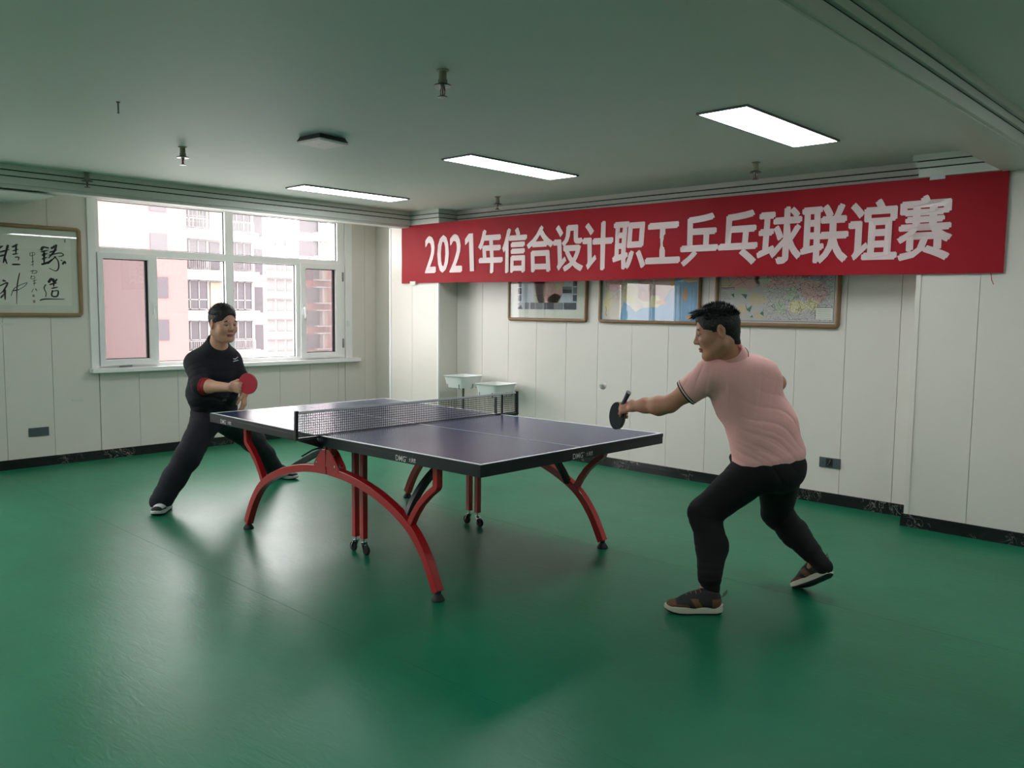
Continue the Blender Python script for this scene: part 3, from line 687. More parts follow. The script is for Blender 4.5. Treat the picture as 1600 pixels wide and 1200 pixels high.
# ---------------------------------------------------------------- wall outlets
def outlet(axis, plane, a0, a1, z0, z1, label, socket):
    fn = (lambda a, z, d: (a, plane - d, z)) if axis == 'Y' else (lambda a, z, d: (plane + d, a, z))
    root = thing('wall_outlet', fn((a0 + a1) / 2, z0, 0), label, 'outlet'); o = root.location
    MB().prism(rect(a0, z0, a1, z1), lambda a, b, d: fn(a, b, d), 0.009).build('cover_plate', 'outlet_grey', root, origin=o, bevel=0.003)
    am, zm = (a0 + a1) / 2, (z0 + z1) / 2
    if socket:
        MB().prism(rect(am - 0.03, z0 + 0.008, am + 0.024, z1 - 0.008), lambda a, b, d: fn(a, b, 0.009 + d), 0.0015).build('socket_face', 'outlet_dark', root, origin=o)
        MB().tube([fn(am - 0.018, z0 + 0.02, 0.014), fn(am - 0.004, zm - 0.004, 0.016), fn(am + 0.004, zm + 0.012, 0.018), fn(am + 0.008, z1 - 0.014, 0.016), fn(am + 0.0, zm + 0.006, 0.018), fn(am - 0.004, z0 + 0.016, 0.016), fn(am + 0.02, z0 + 0.016, 0.013)], 0.0018, n=5).build('lead', 'chrome', root, origin=o, smooth=True)
    for s in ((-0.055, 0.055) if socket else (-0.02, 0.0)):
        MB().prism([(am + s + 0.004 * math.cos(a), zm + (0 if socket else 0.024) + 0.004 * math.sin(a)) for a in [k * math.pi / 4 for k in range(8)]], lambda a, b, d: fn(a, b, 0.009 + d), 0.0012).build('screw', 'outlet_dark', root, origin=o)
outlet('X', XW + PT, 2.475, 2.648, 0.284, 0.366, 'blank grey outlet plate low on the window wall', False)
outlet('Y', YB - 0.0, -2.715, -2.545, 0.288, 0.369, 'grey outlet with dark socket low behind the man in pink', True)

# ---------------------------------------------------------------- table tennis table
TX, TY, TR = -4.1315, 3.505, -0.0112
table = thing('table_tennis_table', (TX, TY, 0), 'dark blue table tennis table on arched red steel legs', 'table', rot=TR)
HW, HL, TOP = 0.7625, 1.37, 0.76
def zt(u): return u * 0.0115 if u > 0 else -u * 0.003
def top_half(s):
    a, b = (0.003, HL) if s > 0 else (-HL, -0.003)
    def slab(m, u0, v0, u1, v1, za, zb):
        m.add([(u0, v0, za + zt(u0)), (u1, v0, za + zt(u1)), (u1, v1, za + zt(u1)), (u0, v1, za + zt(u0)), (u0, v0, zb + zt(u0)), (u1, v0, zb + zt(u1)), (u1, v1, zb + zt(u1)), (u0, v1, zb + zt(u0))],
              [(0, 3, 2, 1), (4, 5, 6, 7), (0, 1, 5, 4), (1, 2, 6, 5), (2, 3, 7, 6), (3, 0, 4, 7)]); return m
    t = slab(MB(), a, -HW, b, HW, TOP - 0.018, TOP).build('tabletop', 'tabletop_blue', table, bevel=0.0015)
    e = (b - 0.02, b) if s > 0 else (a, a + 0.02); z = TOP + 0.0006
    slab(MB(), a, -HW, b, -HW + 0.02, TOP, z).build('side_line', 'line_white', t)
    slab(MB(), a, HW - 0.02, b, HW, TOP, z).build('side_line', 'line_white', t)
    slab(MB(), e[0], -HW + 0.02, e[1], HW - 0.02, TOP, z).build('end_line', 'line_white', t)
    slab(MB(), a + (0 if s > 0 else 0.02), -0.0015, b - (0.02 if s > 0 else 0), 0.0015, TOP, z).build('centre_line', 'line_white', t)
    f = MB(); k = 0.004
    for u0, v0, u1, v1 in ((a, -HW - 0.001, b, -HW + 0.022), (a, HW - 0.022, b, HW + 0.001), (b - 0.022, -HW + 0.022, b + 0.001, HW - 0.022) if s > 0 else (a - 0.001, -HW + 0.022, a + 0.022, HW - 0.022), (a, -HW + 0.022, a + 0.02, HW - 0.022) if s > 0 else (b - 0.02, -HW + 0.022, b, HW - 0.022)):
        slab(f, u0, v0, u1, v1, TOP - 0.062, TOP - 0.020)
    f.build('apron', 'apron_black', table, bevel=0.002)
    ed = MB()
    for u0, v0, u1, v1 in ((a, -HW - 0.0025, b, -HW), (a, HW, b, HW + 0.0025), (b, -HW, b + 0.0025, HW) if s > 0 else (a - 0.0025, -HW, a, HW)):
        slab(ed, u0, v0, u1, v1, TOP - 0.0205, TOP - 0.002)
    ed.build('edge_band', 'apron_black', table)
    for u in ((0.45, 0.9) if s > 0 else (-0.9, -0.45)):
        slab(MB(), u - 0.02, -HW + 0.022, u + 0.02, HW - 0.022, TOP - 0.058, TOP - 0.018).build('cross_rail', 'steel_black', table)
for s in (1, -1): top_half(s)
def logo(u0, v, length, along):
    """maker's lettering printed on the apron; along 'u' (long side) or 'v' (end)"""
    for txt, a, b, h in (('DMG', 0.0, 0.50, 0.030), ('®', 0.52, 0.56, 0.008), ('大满贯', 0.66, 1.0, 0.024)):
        g, gf = glyphs(txt, 0.012); mn, mx_ = g.min(0), g.max(0)
        gx = (a + (g[:, 0] - mn[0]) / (mx_[0] - mn[0]) * (b - a)) * length
        zc = TOP - 0.041 + (0.012 if txt == '®' else 0)
        gz = zc + ((g[:, 1] - mn[1]) / (mx_[1] - mn[1]) - 0.5) * h
        if along == 'u': vs = [(u0 + x, v, z + zt(u0 + x)) for x, z in zip(gx, gz)]
        else: vs = [(u0, v + x, z + zt(u0)) for x, z in zip(gx, gz)]
        MB().add([tuple(map(float, p)) for p in vs], gf).build('lettering', 'logo_print', table)
logo(0.725, -HW - 0.0022, 0.165, 'u'); logo(-1.215, -HW - 0.0022, 0.15, 'u'); logo(HL + 0.0022, -0.085, 0.17, 'v')

def arch(v):
    half = [(-0.985, 0.045), (-0.89, 0.215), (-0.755, 0.352), (-0.52, 0.462), (-0.25, 0.527), (-0.004, 0.545)]
    P = smooth_path(half, 6)
    sec = [(-0.024, -0.024), (0.024, -0.024), (0.024, 0.024), (-0.024, 0.024)]
    for s in (-1, 1):
        pts = [(s * -p[0] if s > 0 else p[0], v, p[1]) for p in P]
        leg = MB().sweep(pts, sec, up=(0, 1, 0)).build('arch_leg', 'leg_red', table, bevel=0.004)
        MB().lathe((s * 0.985, v, 0), [(0.034, 0), (0.036, 0.006), (0.022, 0.03), (0.016, 0.034), (0.016, 0.06)], n=14).build('rubber_foot', 'rubber_black', leg, smooth=True)
        sp = [(s * 0.765, v, 0.365), (s * 0.80, v, 0.425), (s * 0.85, v, 0.49), (s * 0.915, v, 0.55), (s * 0.972, v, 0.592), (s * 0.978, v, 0.60), (s * 0.978, v, 0.70)]
        MB().sweep(sp, [(a * 0.72, b * 0.8) for a, b in sec], up=(0, 1, 0)).build('strut', 'leg_red', table, bevel=0.003)
        # rounded hinge plate on the crown of the arch
        pl = [(0.006, 0.545), (0.128, 0.545), (0.128, 0.575), (0.118, 0.592), (0.06, 0.655), (0.04, 0.668), (0.006, 0.672)]
        for dv in (-0.027, 0.023):
            q = MB().prism([(s * a, b) for a, b in pl], lambda a, b, d, dv=dv: (a, v + dv + d, b), 0.005).build('hinge_plate', 'leg_red', table, bevel=0.0015)
            MB().lathe((s * 0.095, v + dv - 0.004, 0.582), [(0.003, 0), (0.009, 0.001), (0.009, 0.004)], n=8, axis='Y').build('bolt', 'chrome', q)
        MB().box(min(s * 0.008, s * 0.05), v - 0.02, 0.64, max(s * 0.008, s * 0.05), v + 0.02, 0.70).build('hinge_block', 'leg_red', table, bevel=0.003)
arch(-0.692); arch(0.692)
for s in (-1, 1):
    # black cross arch joining the two arches of one half
    for w in ((-1, 1) if s > 0 else (1,)):
        MB().sweep(smooth_path([(s * 0.705, w * 0.672, 0.385), (s * 0.70, w * 0.62, 0.47), (s * 0.70, w * 0.53, 0.57), (s * 0.70, w * 0.41, 0.65), (s * 0.70, w * 0.28, 0.69)], 5),
                   [(-0.02, -0.016), (0.02, -0.016), (0.02, 0.016), (-0.02, 0.016)], up=(1, 0, 0)).build('cross_arch', 'steel_black', table, bevel=0.003)
    MB().box(s * 0.685, -0.30, 0.675, s * 0.715, 0.30, 0.705).build('cross_bar', 'steel_black', table, bevel=0.003)
MB().bar([(-0.10, -0.605, 0.668), (-0.30, -0.605, 0.588), (-0.504, -0.605, 0.498), (-0.70, -0.61, 0.395)], 0.026, 0.036).build('stay_bar', 'steel_black', table, bevel=0.003)
def caster_post(u, v, sw):
    p = MB().box(u - 0.0175, v - 0.0175, 0.098, u + 0.0175, v + 0.0175, 0.70).build('caster_post', 'leg_red', table, bevel=0.003)
    MB().lathe((u, v, 0.062), [(0.013, 0), (0.015, 0.012), (0.006, 0.014), (0.006, 0.038)], n=10).add(*(lambda b: (b.v, b.f))(MB().bar([(u, v + 0.014, 0.075), (u + sw * 0.022, v + 0.014, 0.03)], 0.018, 0.003).bar([(u, v - 0.014, 0.075), (u + sw * 0.022, v - 0.014, 0.03)], 0.018, 0.003))).build('caster_fork', 'chrome', p)
    MB().lathe((u + sw * 0.024, v - 0.010, 0.030), [(0.014, -0.001), (0.026, 0), (0.030, 0.004), (0.030, 0.016), (0.026, 0.020), (0.014, 0.021)], n=18, axis='Y').build('caster_wheel', 'rubber_black', p, smooth=True)
for v in (-0.482, 0.482):
    for u in (-0.036, 0.048): caster_post(u, v, -1 if u < 0 else 1)
MB().box(-0.03, -0.47, 0.64, -0.006, 0.47, 0.69).box(0.006, -0.47, 0.64, 0.03, 0.47, 0.69).build('axle_beam', 'leg_red', table, bevel=0.003)

# net with clamps
net = thing('table_tennis_net', (TX, TY, TOP), 'grey table tennis net clamped across the middle of the blue table', 'net', rot=TR)
NZ, NV = 0.1525, 0.905
m = MB(); st = 0.0145; th = 0.0012
nv = int(2 * NV / st)
for i in range(nv + 1):
    v = -NV + 2 * NV * i / nv; m.box(-th, v - th, 0.004, th, v + th, NZ - 0.006)
for j in range(10): z = 0.008 + j * 0.0145; m.box(-th, -NV, z - th, th, NV, z + th)
nt_ = m.build('netting', 'net_black', net); nt_['kind'] = 'stuff'
MB().box(-0.0022, -NV, NZ - 0.012, 0.0022, NV, NZ).build('top_tape', 'net_tape', net)
MB().box(-0.0015, -NV, 0.002, 0.0015, NV, 0.006).build('bottom_cord', 'net_black', net)
MB().box(-0.003, 0.755, 0.0, 0.003, 0.769, NZ - 0.01).build('side_stay', 'net_black', net)
for s in (-1, 1):
    MB().bar([(0.0, s * 0.917, -0.012), (0.0, s * 0.913, NZ + 0.006)], 0.024, 0.018).build('net_post', 'steel_black', net, bevel=0.004)
    cl = MB().box(-0.014, s * 0.70, 0.0015, 0.014, s * 0.775, 0.007).box(-0.014, s * 0.765, -0.010, 0.014, s * 0.925, 0.0).build('clamp', 'steel_black', net, bevel=0.002)
    MB().add([(-0.012, s * 0.735, -0.08), (0.012, s * 0.735, -0.08), (0.012, s * 0.79, -0.012), (-0.012, s * 0.79, -0.012), (-0.012, s * 0.92, -0.012), (0.012, s * 0.92, -0.012)],
             [(0, 1, 2, 3), (3, 2, 5, 4), (0, 3, 4), (1, 5, 2), (0, 4, 5, 1)]).build('clamp_bracket', 'steel_black', cl)
    MB().bar([(0.0, s * 0.74, -0.07), (-0.03, s * 0.79, -0.085), (-0.08, s * 0.83, -0.125)], 0.016, 0.010).build('clamp_lever', 'steel_black', cl, bevel=0.002)
    MB().tube([(0, s * 0.92, 0.0), (0.006, s * 0.922, -0.012), (0.002, s * 0.923, -0.026)], 0.003, n=6).build('chain', 'chrome', cl)

# ---------------------------------------------------------------- ball tray stand behind the net
def tray_stand(x, y, ztop, rot, sx, sy, label):
    root = thing('ball_tray_stand', (x, y, 0), label, 'ball tray stand', 'white ball trays on stands behind the net', rot=rot)
    hz, w = 0.125, 0.006
    prof = [(sx * 0.80, sy * 0.84, ztop - hz), (sx * 0.94, sy * 0.96, ztop - 0.02), (sx, sy, ztop - 0.004), (sx + 0.012, sy + 0.012, ztop), (sx - 0.004, sy - 0.004, ztop), (sx * 0.9, sy * 0.92, ztop - 0.02), (sx * 0.77, sy * 0.81, ztop - hz + w)]
    vs, fs, K = [], [], 24
    for a, b, z in prof:
        for k in range(K):
            th_ = 2 * math.pi * k / K + math.pi / K; c, s_ = math.cos(th_), math.sin(th_); p = 0.28
            vs.append((a / 2 * math.copysign(abs(c) ** p, c), b / 2 * math.copysign(abs(s_) ** p, s_), z))
    for j in range(len(prof) - 1):
        for k in range(K): fs.append((j * K + k, j * K + (k + 1) % K, (j + 1) * K + (k + 1) % K, (j + 1) * K + k))
    fs.append(tuple(range(K))[::-1]); fs.append(tuple((len(prof) - 1) * K + k for k in range(K)))
    MB().add(vs, fs).build('tray', 'plastic_tray', root, smooth=True)
    for sa, sb in ((-0.30, -0.5), (0.30, -0.5), (0.5, 0.0), (0.5, 0.3), (-0.5, 0.1)):
        px, py = sa * sx * 0.86, sb * sy * 0.90
        MB().bar([(px * 0.8, py * 0.8, ztop - hz - 0.006), (px, py, ztop - hz - 0.006), (px * 1.05, py * 1.05, ztop - hz + 0.04)], 0.012, 0.005).build('bracket', 'hinge_metal', root)
    MB().lathe((0, 0, 0.03), [(0.013, 0), (0.013, ztop - hz - 0.042), (0.05, ztop - hz - 0.04), (0.05, ztop - hz - 0.031)], n=12).build('pole', 'sprinkler_metal', root, smooth=True)
    for k in range(3):
        a = k * 2 * math.pi / 3 + 0.3
        MB().bar([(0, 0, 0.05), (0.13 * math.cos(a), 0.13 * math.sin(a), 0.012)], 0.022, 0.016).build('foot', 'steel_black', root, bevel=0.003)
tray_stand(-6.58, 6.20, 0.79, 0.12, 0.30, 0.36, 'white plastic ball tray on a pole, the one deeper in the corner')
tray_stand(-6.10, 6.22, 0.735, 0.10, 0.32, 0.36, 'white plastic ball tray on a pole, the one right behind the net post')

# ---------------------------------------------------------------- buildings outside
def building_pink():
    X = -53.0
    t = thing('apartment_building', (X, 22, -9), 'pink and white apartment block filling most of the window view', 'building'); o = t.location
    MB().box(X - 8, 10, -9, X + 0.8, 24.80, 14).build('pink_wall', 'pink_render', t, origin=o)
    MB().box(X - 8, 24.80, -9, X - 0.7, 30.35, 16).build('facade', 'white_render', t, origin=o)
    MB().box(X - 8, 30.35, -9, X - 1.2, 31.6, 12).build('stair_wall', 'white_render', t, origin=o)
    for k in range(-3, 4):
        dz = -2.68 * k
        # pale balcony bands
        MB().box(X - 0.72, 24.82, 0.55 + dz, X + 0.05, 30.35, 1.22 + dz).build('balcony_band', 'white_render', t, origin=o, bevel=0.02)
        for y0, y1, nm in ((24.9, 26.75, 3), (28.35, 30.0, 3)):
            z0, z1 = 1.28 + dz, 3.22 + dz
            w = MB().box(X - 0.75, y0, z0, X - 0.45, y1, z1).build('window', 'far_window', t, origin=o)
            f = MB()
            for i in range(nm + 1): yy = y0 + (y1 - y0) * i / nm; f.box(X - 0.46, yy - 0.035, z0, X - 0.40, yy + 0.035, z1)
            f.box(X - 0.46, y0, z0 + 0.62, X - 0.40, y1, z0 + 0.69); f.box(X - 0.46, y0, z1 - 0.06, X - 0.40, y1, z1); f.box(X - 0.46, y0, z0, X - 0.40, y1, z0 + 0.06)
            f.build('mullions', 'far_window_frame', w, origin=o)
            if k % 2 == 1 or k == -2:
                r = MB()
                for i in range(15): yy = y0 + (y1 - y0) * i / 14; r.box(X - 0.05, yy - 0.02, z0 - 0.05, X, yy + 0.02, z0 + 0.55)
                r.box(X - 0.06, y0, z0 + 0.55, X + 0.01, y1, z0 + 0.6)
                r.build('railing', 'railing_pale', t, origin=o)
        w = MB().box(X - 0.74, 27.05, 1.3 + dz, X - 0.6, 27.75, 3.1 + dz).build('window', 'far_window' if k % 2 else 'cream_render', t, origin=o)
        MB().box(X - 1.21, 30.5, 1.1 + dz, X - 1.1, 31.25, 2.9 + dz).build('window', 'far_window', t, origin=o)
        MB().box(X + 0.79, 22.45, 2.0 + dz, X + 0.86, 23.5, 3.3 + dz).build('window', 'far_window', t, origin=o)
        if k < -1:
            g = MB()
            for i in range(9): yy = 24.9 + 1.85 * i / 8; g.box(X + 0.02, yy - 0.015, 1.3 + dz, X + 0.05, yy + 0.015, 3.1 + dz)
            for i in range(6): zz = 1.3 + dz + 1.8 * i / 5; g.box(X + 0.02, 24.9, zz - 0.015, X + 0.05, 26.75, zz + 0.015)
            g.build('window_grille', 'railing_pale', t, origin=o)
building_pink()
def building_white():
    X = -90.0
    t = thing('apartment_building', (X, 54, -9), 'pale white apartment block seen far behind in the window', 'building'); o = t.location
    MB().box(X - 9, 52.4, -9, X - 0.6, 57.2, 8.9).build('facade', 'white_render', t, origin=o)
    MB().box(X - 9, 46.0, -9, X - 2.4, 52.4, 7.2).build('wing', 'white_render', t, origin=o)
    MB().box(X - 4, 54.2, 8.9, X - 1, 57.0, 9.9).build('roof_house', 'white_render', t, origin=o)
    for k in range(-3, 4):
        dz = -2.45 * k
        MB().box(X - 0.62, 52.5, 0.1 + dz, X + 0.1, 56.9, 0.95 + dz).build('balcony_band', 'white_render', t, origin=o, bevel=0.03)
        for y0, y1 in ((52.7, 53.9), (54.2, 55.2), (55.5, 56.6)):
            MB().box(X - 0.64, y0, 1.0 + dz, X - 0.55, y1, 2.35 + dz).build('window', 'railing_pale', t, origin=o)
building_white()
def building_red():
    X = -90.0
    t = thing('apartment_building', (X, 60, -9), 'brick red apartment block seen through the far casement of the window', 'building'); o = t.location
    MB().box(X - 9, 57.3, -9, X - 0.5, 63.5, 7.4).build('facade', 'brick_red_render', t, origin=o)
    for k in range(-3, 4):
        dz = -2.9 * k
        MB().box(X - 0.55, 57.35, 2.0 + dz, X - 0.45, 60.1, 3.95 + dz).build('window', 'far_window', t, origin=o)
        MB().box(X - 0.50, 59.3, 3.95 + dz, X + 0.3, 61.5, 4.12 + dz).build('balcony_slab', 'white_render', t, origin=o)
        MB().box(X - 0.50, 59.3, 1.95 + dz, X + 0.3, 61.5, 2.12 + dz).build('balcony_slab', 'white_render', t, origin=o)
        MB().box(X - 0.50, 60.2, 2.1 + dz, X + 0.2, 60.42, 3.95 + dz).build('pillar', 'white_render', t, origin=o)
        MB().box(X - 0.52, 60.5, 2.1 + dz, X - 0.3, 61.3, 3.95 + dz).build('balcony_wall', 'cream_render', t, origin=o)
building_red()

# ---------------------------------------------------------------- people: smooth implicit bodies turned into one continuous mesh
f32 = np.float32
A3 = lambda p: np.asarray(p, dtype=f32)
def unit(v): v = np.asarray(v, float); return v / max(np.linalg.norm(v), 1e-9)
def frame_of(fwd, up=(0, 0, 1)):
    """rows: forward, left, up"""
    f = unit(fwd); l = unit(np.cross(up, f)); u = np.cross(f, l); return np.array([f, l, u])

class Field:
    def __init__(s): s.p = []; s.disp = None
    def _add(s, fn, lo, hi, k, op): s.p.append((fn, np.asarray(lo, float), np.asarray(hi, float), k, op)); return s
    def cone(s, a, b, ra, rb, k=0.02, op='u'):
        a, b = A3(a), A3(b); ab = b - a; L2 = f32(max(float(ab @ ab), 1e-9)); r = max(ra, rb)
        def fn(P):
            q = P - a; t = np.clip((q @ ab) / L2, 0, 1)
            return np.sqrt(((q - t[..., None] * ab) ** 2).sum(-1)) - (ra + t * f32(rb - ra))
        return s._add(fn, np.minimum(a, b) - r, np.maximum(a, b) + r, k, op)
    def chain(s, pts, radii, k=0.02, op='u'):
        for i in range(len(pts) - 1): s.cone(pts[i], pts[i + 1], radii[i], radii[i + 1], k, op)
        return s
    def ell(s, c, rad, R=None, k=0.02, op='u'):
        c = A3(c); rad = A3(rad); R = A3(np.eye(3) if R is None else R)
        def fn(P):
            q = (P - c) @ R.T; k0 = np.sqrt(((q / rad) ** 2).sum(-1)); k1 = np.sqrt(((q / rad ** 2) ** 2).sum(-1)) + f32(1e-9)
            return k0 * (k0 - 1) / k1
        m = float(rad.max()); return s._add(fn, c - m, c + m, k, op)
    def ecyl(s, a, b, side, ra, rb, k=0.03, op='u', endr=None):
        """tapered elliptic limb a->b; ra=(half width along side, half depth)"""
        a, b = A3(a), A3(b); ax = unit(b - a); sd = unit(np.asarray(side, float) - ax * np.dot(side, ax)); nn = np.cross(ax, sd)
        L = float(np.linalg.norm(b - a)); ax, sd, nn = A3(ax), A3(sd), A3(nn)
        e = f32(endr if endr else min(ra[1], rb[1]) * 0.9)
        def fn(P):
            q = P - a; h = q @ ax; t = np.clip(h / f32(L), 0, 1); w = ra[0] + t * f32(rb[0] - ra[0]); d = ra[1] + t * f32(rb[1] - ra[1])
            x, y, z = q @ sd, q @ nn, h - t * f32(L)
            k0 = np.sqrt((x / w) ** 2 + (y / d) ** 2 + (z / e) ** 2); k1 = np.sqrt((x / w ** 2) ** 2 + (y / d ** 2) ** 2 + (z / e ** 2) ** 2) + f32(1e-9)
            return k0 * (k0 - 1) / k1
        m = max(ra + rb); return s._add(fn, np.minimum(a, b) - m, np.maximum(a, b) + m, k, op)
    def cut(s, p, n, k=0.004):
        """keep only the side of the plane the normal points away from"""
        p, n = A3(p), A3(unit(n))
        return s._add(lambda P: (P - p) @ n, (-99,) * 3, (99,) * 3, k, 'i')
    def cut_near(s, p, n, c, r, k=0.004):
        """plane cut that only acts inside a ball (so that a sleeve can be trimmed without cutting the trunk)"""
        p, n, c = A3(p), A3(unit(n)), A3(c)
        return s._add(lambda P: np.maximum((P - p) @ n, np.sqrt(((P - c) ** 2).sum(-1)) - f32(r)), np.asarray(c) - r, np.asarray(c) + r, k, 's')
    def mesh(s, h):
        un = [q for q in s.p if q[4] == 'u']
        lo = np.min([q[1] for q in un], 0) - 0.03; hi = np.max([q[2] for q in un], 0) + 0.03
        N = 20; nb = np.ceil((hi - lo) / (h * N)).astype(int); DIM = nb * N + 3
        vid, vco, quads = [], [], []
        ar = np.arange(N + 1)
        corner = np.stack(np.meshgrid(ar, ar, ar, indexing='ij'), -1).astype(f32)
        OFF = [(i, j, k) for i in (0, 1) for j in (0, 1) for k in (0, 1)]
        key = lambda I: (I[..., 0] * DIM[1] + I[..., 1]) * DIM[2] + I[..., 2]
        for bi in range(nb[0]):
            for bj in range(nb[1]):
                for bk in range(nb[2]):
                    base = np.array([bi, bj, bk]) * N; b0 = lo + base * h; b1 = b0 + N * h; mg = 0.02
                    act = [q for q in s.p if np.all(q[1] - mg - q[3] < b1) and np.all(q[2] + mg + q[3] > b0)]
                    if not any(q[4] == 'u' for q in act): continue
                    P = corner * f32(h) + A3(b0); d = None
                    for fn, _, _, k, op in act:
                        v = fn(P)
                        if d is None:
                            if op != 'u': continue
                            d = v; continue
                        if op == 'u':
                            g = np.maximum(k - np.abs(d - v), 0) / f32(k); d = np.minimum(d, v) - g * g * f32(k * 0.25)
                        elif op == 's':
                            g = np.maximum(k - np.abs(d + v), 0) / f32(k); d = np.maximum(d, -v) + g * g * f32(k * 0.25)
                        else: d = np.maximum(d, v)
                    if d.min() > 0.03 or d.max() < -0.03: continue
                    if s.disp is not None: d = d + s.disp(P)
                    neg = d < 0
                    if neg.all() or not neg.any(): continue
                    cnt = sum(neg[i:N + i, j:N + j, k:N + k].astype(np.int8) for i, j, k in OFF)
                    cells = np.argwhere((cnt > 0) & (cnt < 8))
                    if len(cells):
                        acc = np.zeros((len(cells), 3)); m = np.zeros(len(cells))
                        cv = {o: d[cells[:, 0] + o[0], cells[:, 1] + o[1], cells[:, 2] + o[2]] for o in OFF}
                        for o in OFF:
                            for x in range(3):
                                if o[x]: continue
                                o2 = tuple(o[y] + (y == x) for y in range(3)); a, b = cv[o], cv[o2]
                                sel = (a < 0) != (b < 0); t = np.where(sel, a / np.where(sel, a - b, 1), 0)
                                pt = np.array(o, float)[None] + t[:, None] * np.eye(3)[x][None]
                                acc[sel] += pt[sel]; m[sel] += 1
                        vco.append(b0 + (cells + acc / m[:, None]) * h); vid.append(key(cells + base + 1))
                    for x in range(3):
                        y, z = (x + 1) % 3, (x + 2) % 3
                        sl0 = [slice(0, N)] * 3; sl1 = list(sl0); sl1[x] = slice(1, N + 1)
                        A, B = neg[tuple(sl0)], neg[tuple(sl1)]
                        E = np.argwhere(A != B)
                        if not len(E): continue
                        fl = A[E[:, 0], E[:, 1], E[:, 2]]; g = E + base + 1; ey, ez = np.eye(3, dtype=int)[y], np.eye(3, dtype=int)[z]
                        q = np.stack([key(g), key(g - ey), key(g - ey - ez), key(g - ez)], 1)
                        q[fl] = q[fl][:, ::-1]; quads.append(q)
        vid = np.concatenate(vid); vco = np.concatenate(vco); quads = np.concatenate(quads)
        o = np.argsort(vid); sv = vid[o]; ix = np.searchsorted(sv, quads); ix = np.clip(ix, 0, len(sv) - 1)
        ok = (sv[ix] == quads).all(1)
        return vco[o], ix[ok][:, ::-1]
    def build(s, h, name, mats, parent, origin, regions=(), keep_largest=True, smooth_iter=1):
        v, f = s.mesh(h)
        if keep_largest and len(f):
            lab = np.arange(len(v))
            for _ in range(400):
                mn = lab[f].min(1); new = lab.copy()
                for c in range(4): np.minimum.at(new, f[:, c], mn)
                new = new[new]
                if (new == lab).all(): break
                lab = new
            ids, cn = np.unique(lab, return_counts=True); good = lab == ids[cn.argmax()]
            f = f[good[f].all(1)]; mp = np.cumsum(good) - 1; v = v[good]; f = mp[f]
        for _ in range(smooth_iter):
            acc = np.zeros_like(v); n = np.zeros(len(v))
            for c in range(4):
                np.add.at(acc, f[:, c], v[f[:, (c + 1) % 4]] + v[f[:, (c + 3) % 4]]); np.add.at(n, f[:, c], 2)
            v = v * 0.5 + 0.5 * acc / np.maximum(n, 1)[:, None]
        me = bpy.data.meshes.new(name); off = np.asarray(origin, float)
        me.vertices.add(len(v)); me.vertices.foreach_set('co', (v - off).astype(f32).ravel())
        me.loops.add(len(f) * 4); me.loops.foreach_set('vertex_index', f.astype(np.int32).ravel())
        me.polygons.add(len(f)); me.polygons.foreach_set('loop_start', np.arange(0, len(f) * 4, 4, dtype=np.int32))
        me.polygons.foreach_set('use_smooth', np.ones(len(f), bool))
        for m in mats: me.materials.append(MATS[m])
        if regions:
            c = v[f].mean(1); mi = np.zeros(len(f), np.int32)
            for idx, pred in regions: mi[pred(c)] = idx
            me.polygons.foreach_set('material_index', mi)
        me.update(calc_edges=True); me.validate()
        o = bpy.data.objects.new(name, me); COL.objects.link(o); o.parent = parent
        return o

def waves(dirs):
    """cloth folds: sum of phase-bent sines; dirs = [(direction, wavelength, amplitude, phase, mask centre, mask radius)]"""
    D = [(A3(unit(d)), math.pi / w, a, ph, A3(c) if c is not None else None, r) for d, w, a, ph, c, r in dirs]
    def fn(P):
        out = np.zeros(P.shape[:-1], f32)
        bend = 0.9 * np.sin(P[..., 0] * 13 + P[..., 2] * 9) + 0.9 * np.sin(P[..., 1] * 15 - P[..., 2] * 11)
        for d, k, a, ph, c, r in D:
            sn = np.sin((P @ d) * f32(k) + f32(ph) + bend); w = f32(a) * (1.3 * (1 - np.abs(sn)) ** 2 - 0.45)
            if c is not None: w = w * np.exp(-((P - c) ** 2).sum(-1) / f32(r * r))
            out += w
        return out
    return fn

def sphere(name, c, r, m, parent, origin, n=10, scale=(1, 1, 1), R=None):
    mb = MB(); vs, fs = [], []
    for j in range(n + 1):
        th = math.pi * j / n
        for i in range(2 * n):
            a = math.pi * i / n; q = np.array([math.sin(th) * math.cos(a), math.sin(th) * math.sin(a), math.cos(th)]) * r * np.array(scale)
            vs.append(tuple(np.asarray(c) + (q if R is None else q @ np.asarray(R))))
    for j in range(n):
        for i in range(2 * n): fs.append((j * 2 * n + i, j * 2 * n + (i + 1) % (2 * n), (j + 1) * 2 * n + (i + 1) % (2 * n), (j + 1) * 2 * n + i))
    return mb.add(vs, fs).build(name, m, parent, origin=origin, smooth=True)

mat('skin_tan', lin(192, 136, 108), rough=0.5, var=0.06, vscale=18, sss=0.15)
mat('skin_fair', lin(214, 162, 136), rough=0.5, var=0.06, vscale=18, sss=0.15)
mat('lip', lin(164, 100, 88), rough=0.45)
mat('hair_black', lin(16, 15, 16), rough=0.55, var=0.2, vscale=60)
mat('eye_white', lin(150, 140, 132), rough=0.5)
mat('iris', lin(26, 18, 14), rough=0.15)
mat('polo_pink', lin(246, 184, 178), rough=0.75, var=0.03, vscale=9, bump=0.25, bscale=420, sheen=0.1)
mat('polo_navy', lin(34, 32, 44), rough=0.8)
mat('polo_pale', lin(232, 210, 206), rough=0.8)
mat('trousers_black', lin(11, 11, 13), rough=0.9, var=0.1, bump=0.1, bscale=200)
mat('trousers_navy', lin(20, 22, 32), rough=0.85, var=0.1, bump=0.1, bscale=200)
mat('shirt_black', lin(22, 22, 32), rough=0.85, var=0.1, bump=0.1, bscale=200)
mat('sleeve_red', lin(150, 16, 26), rough=0.8)
mat('logo_white', lin(228, 228, 230), rough=0.6)
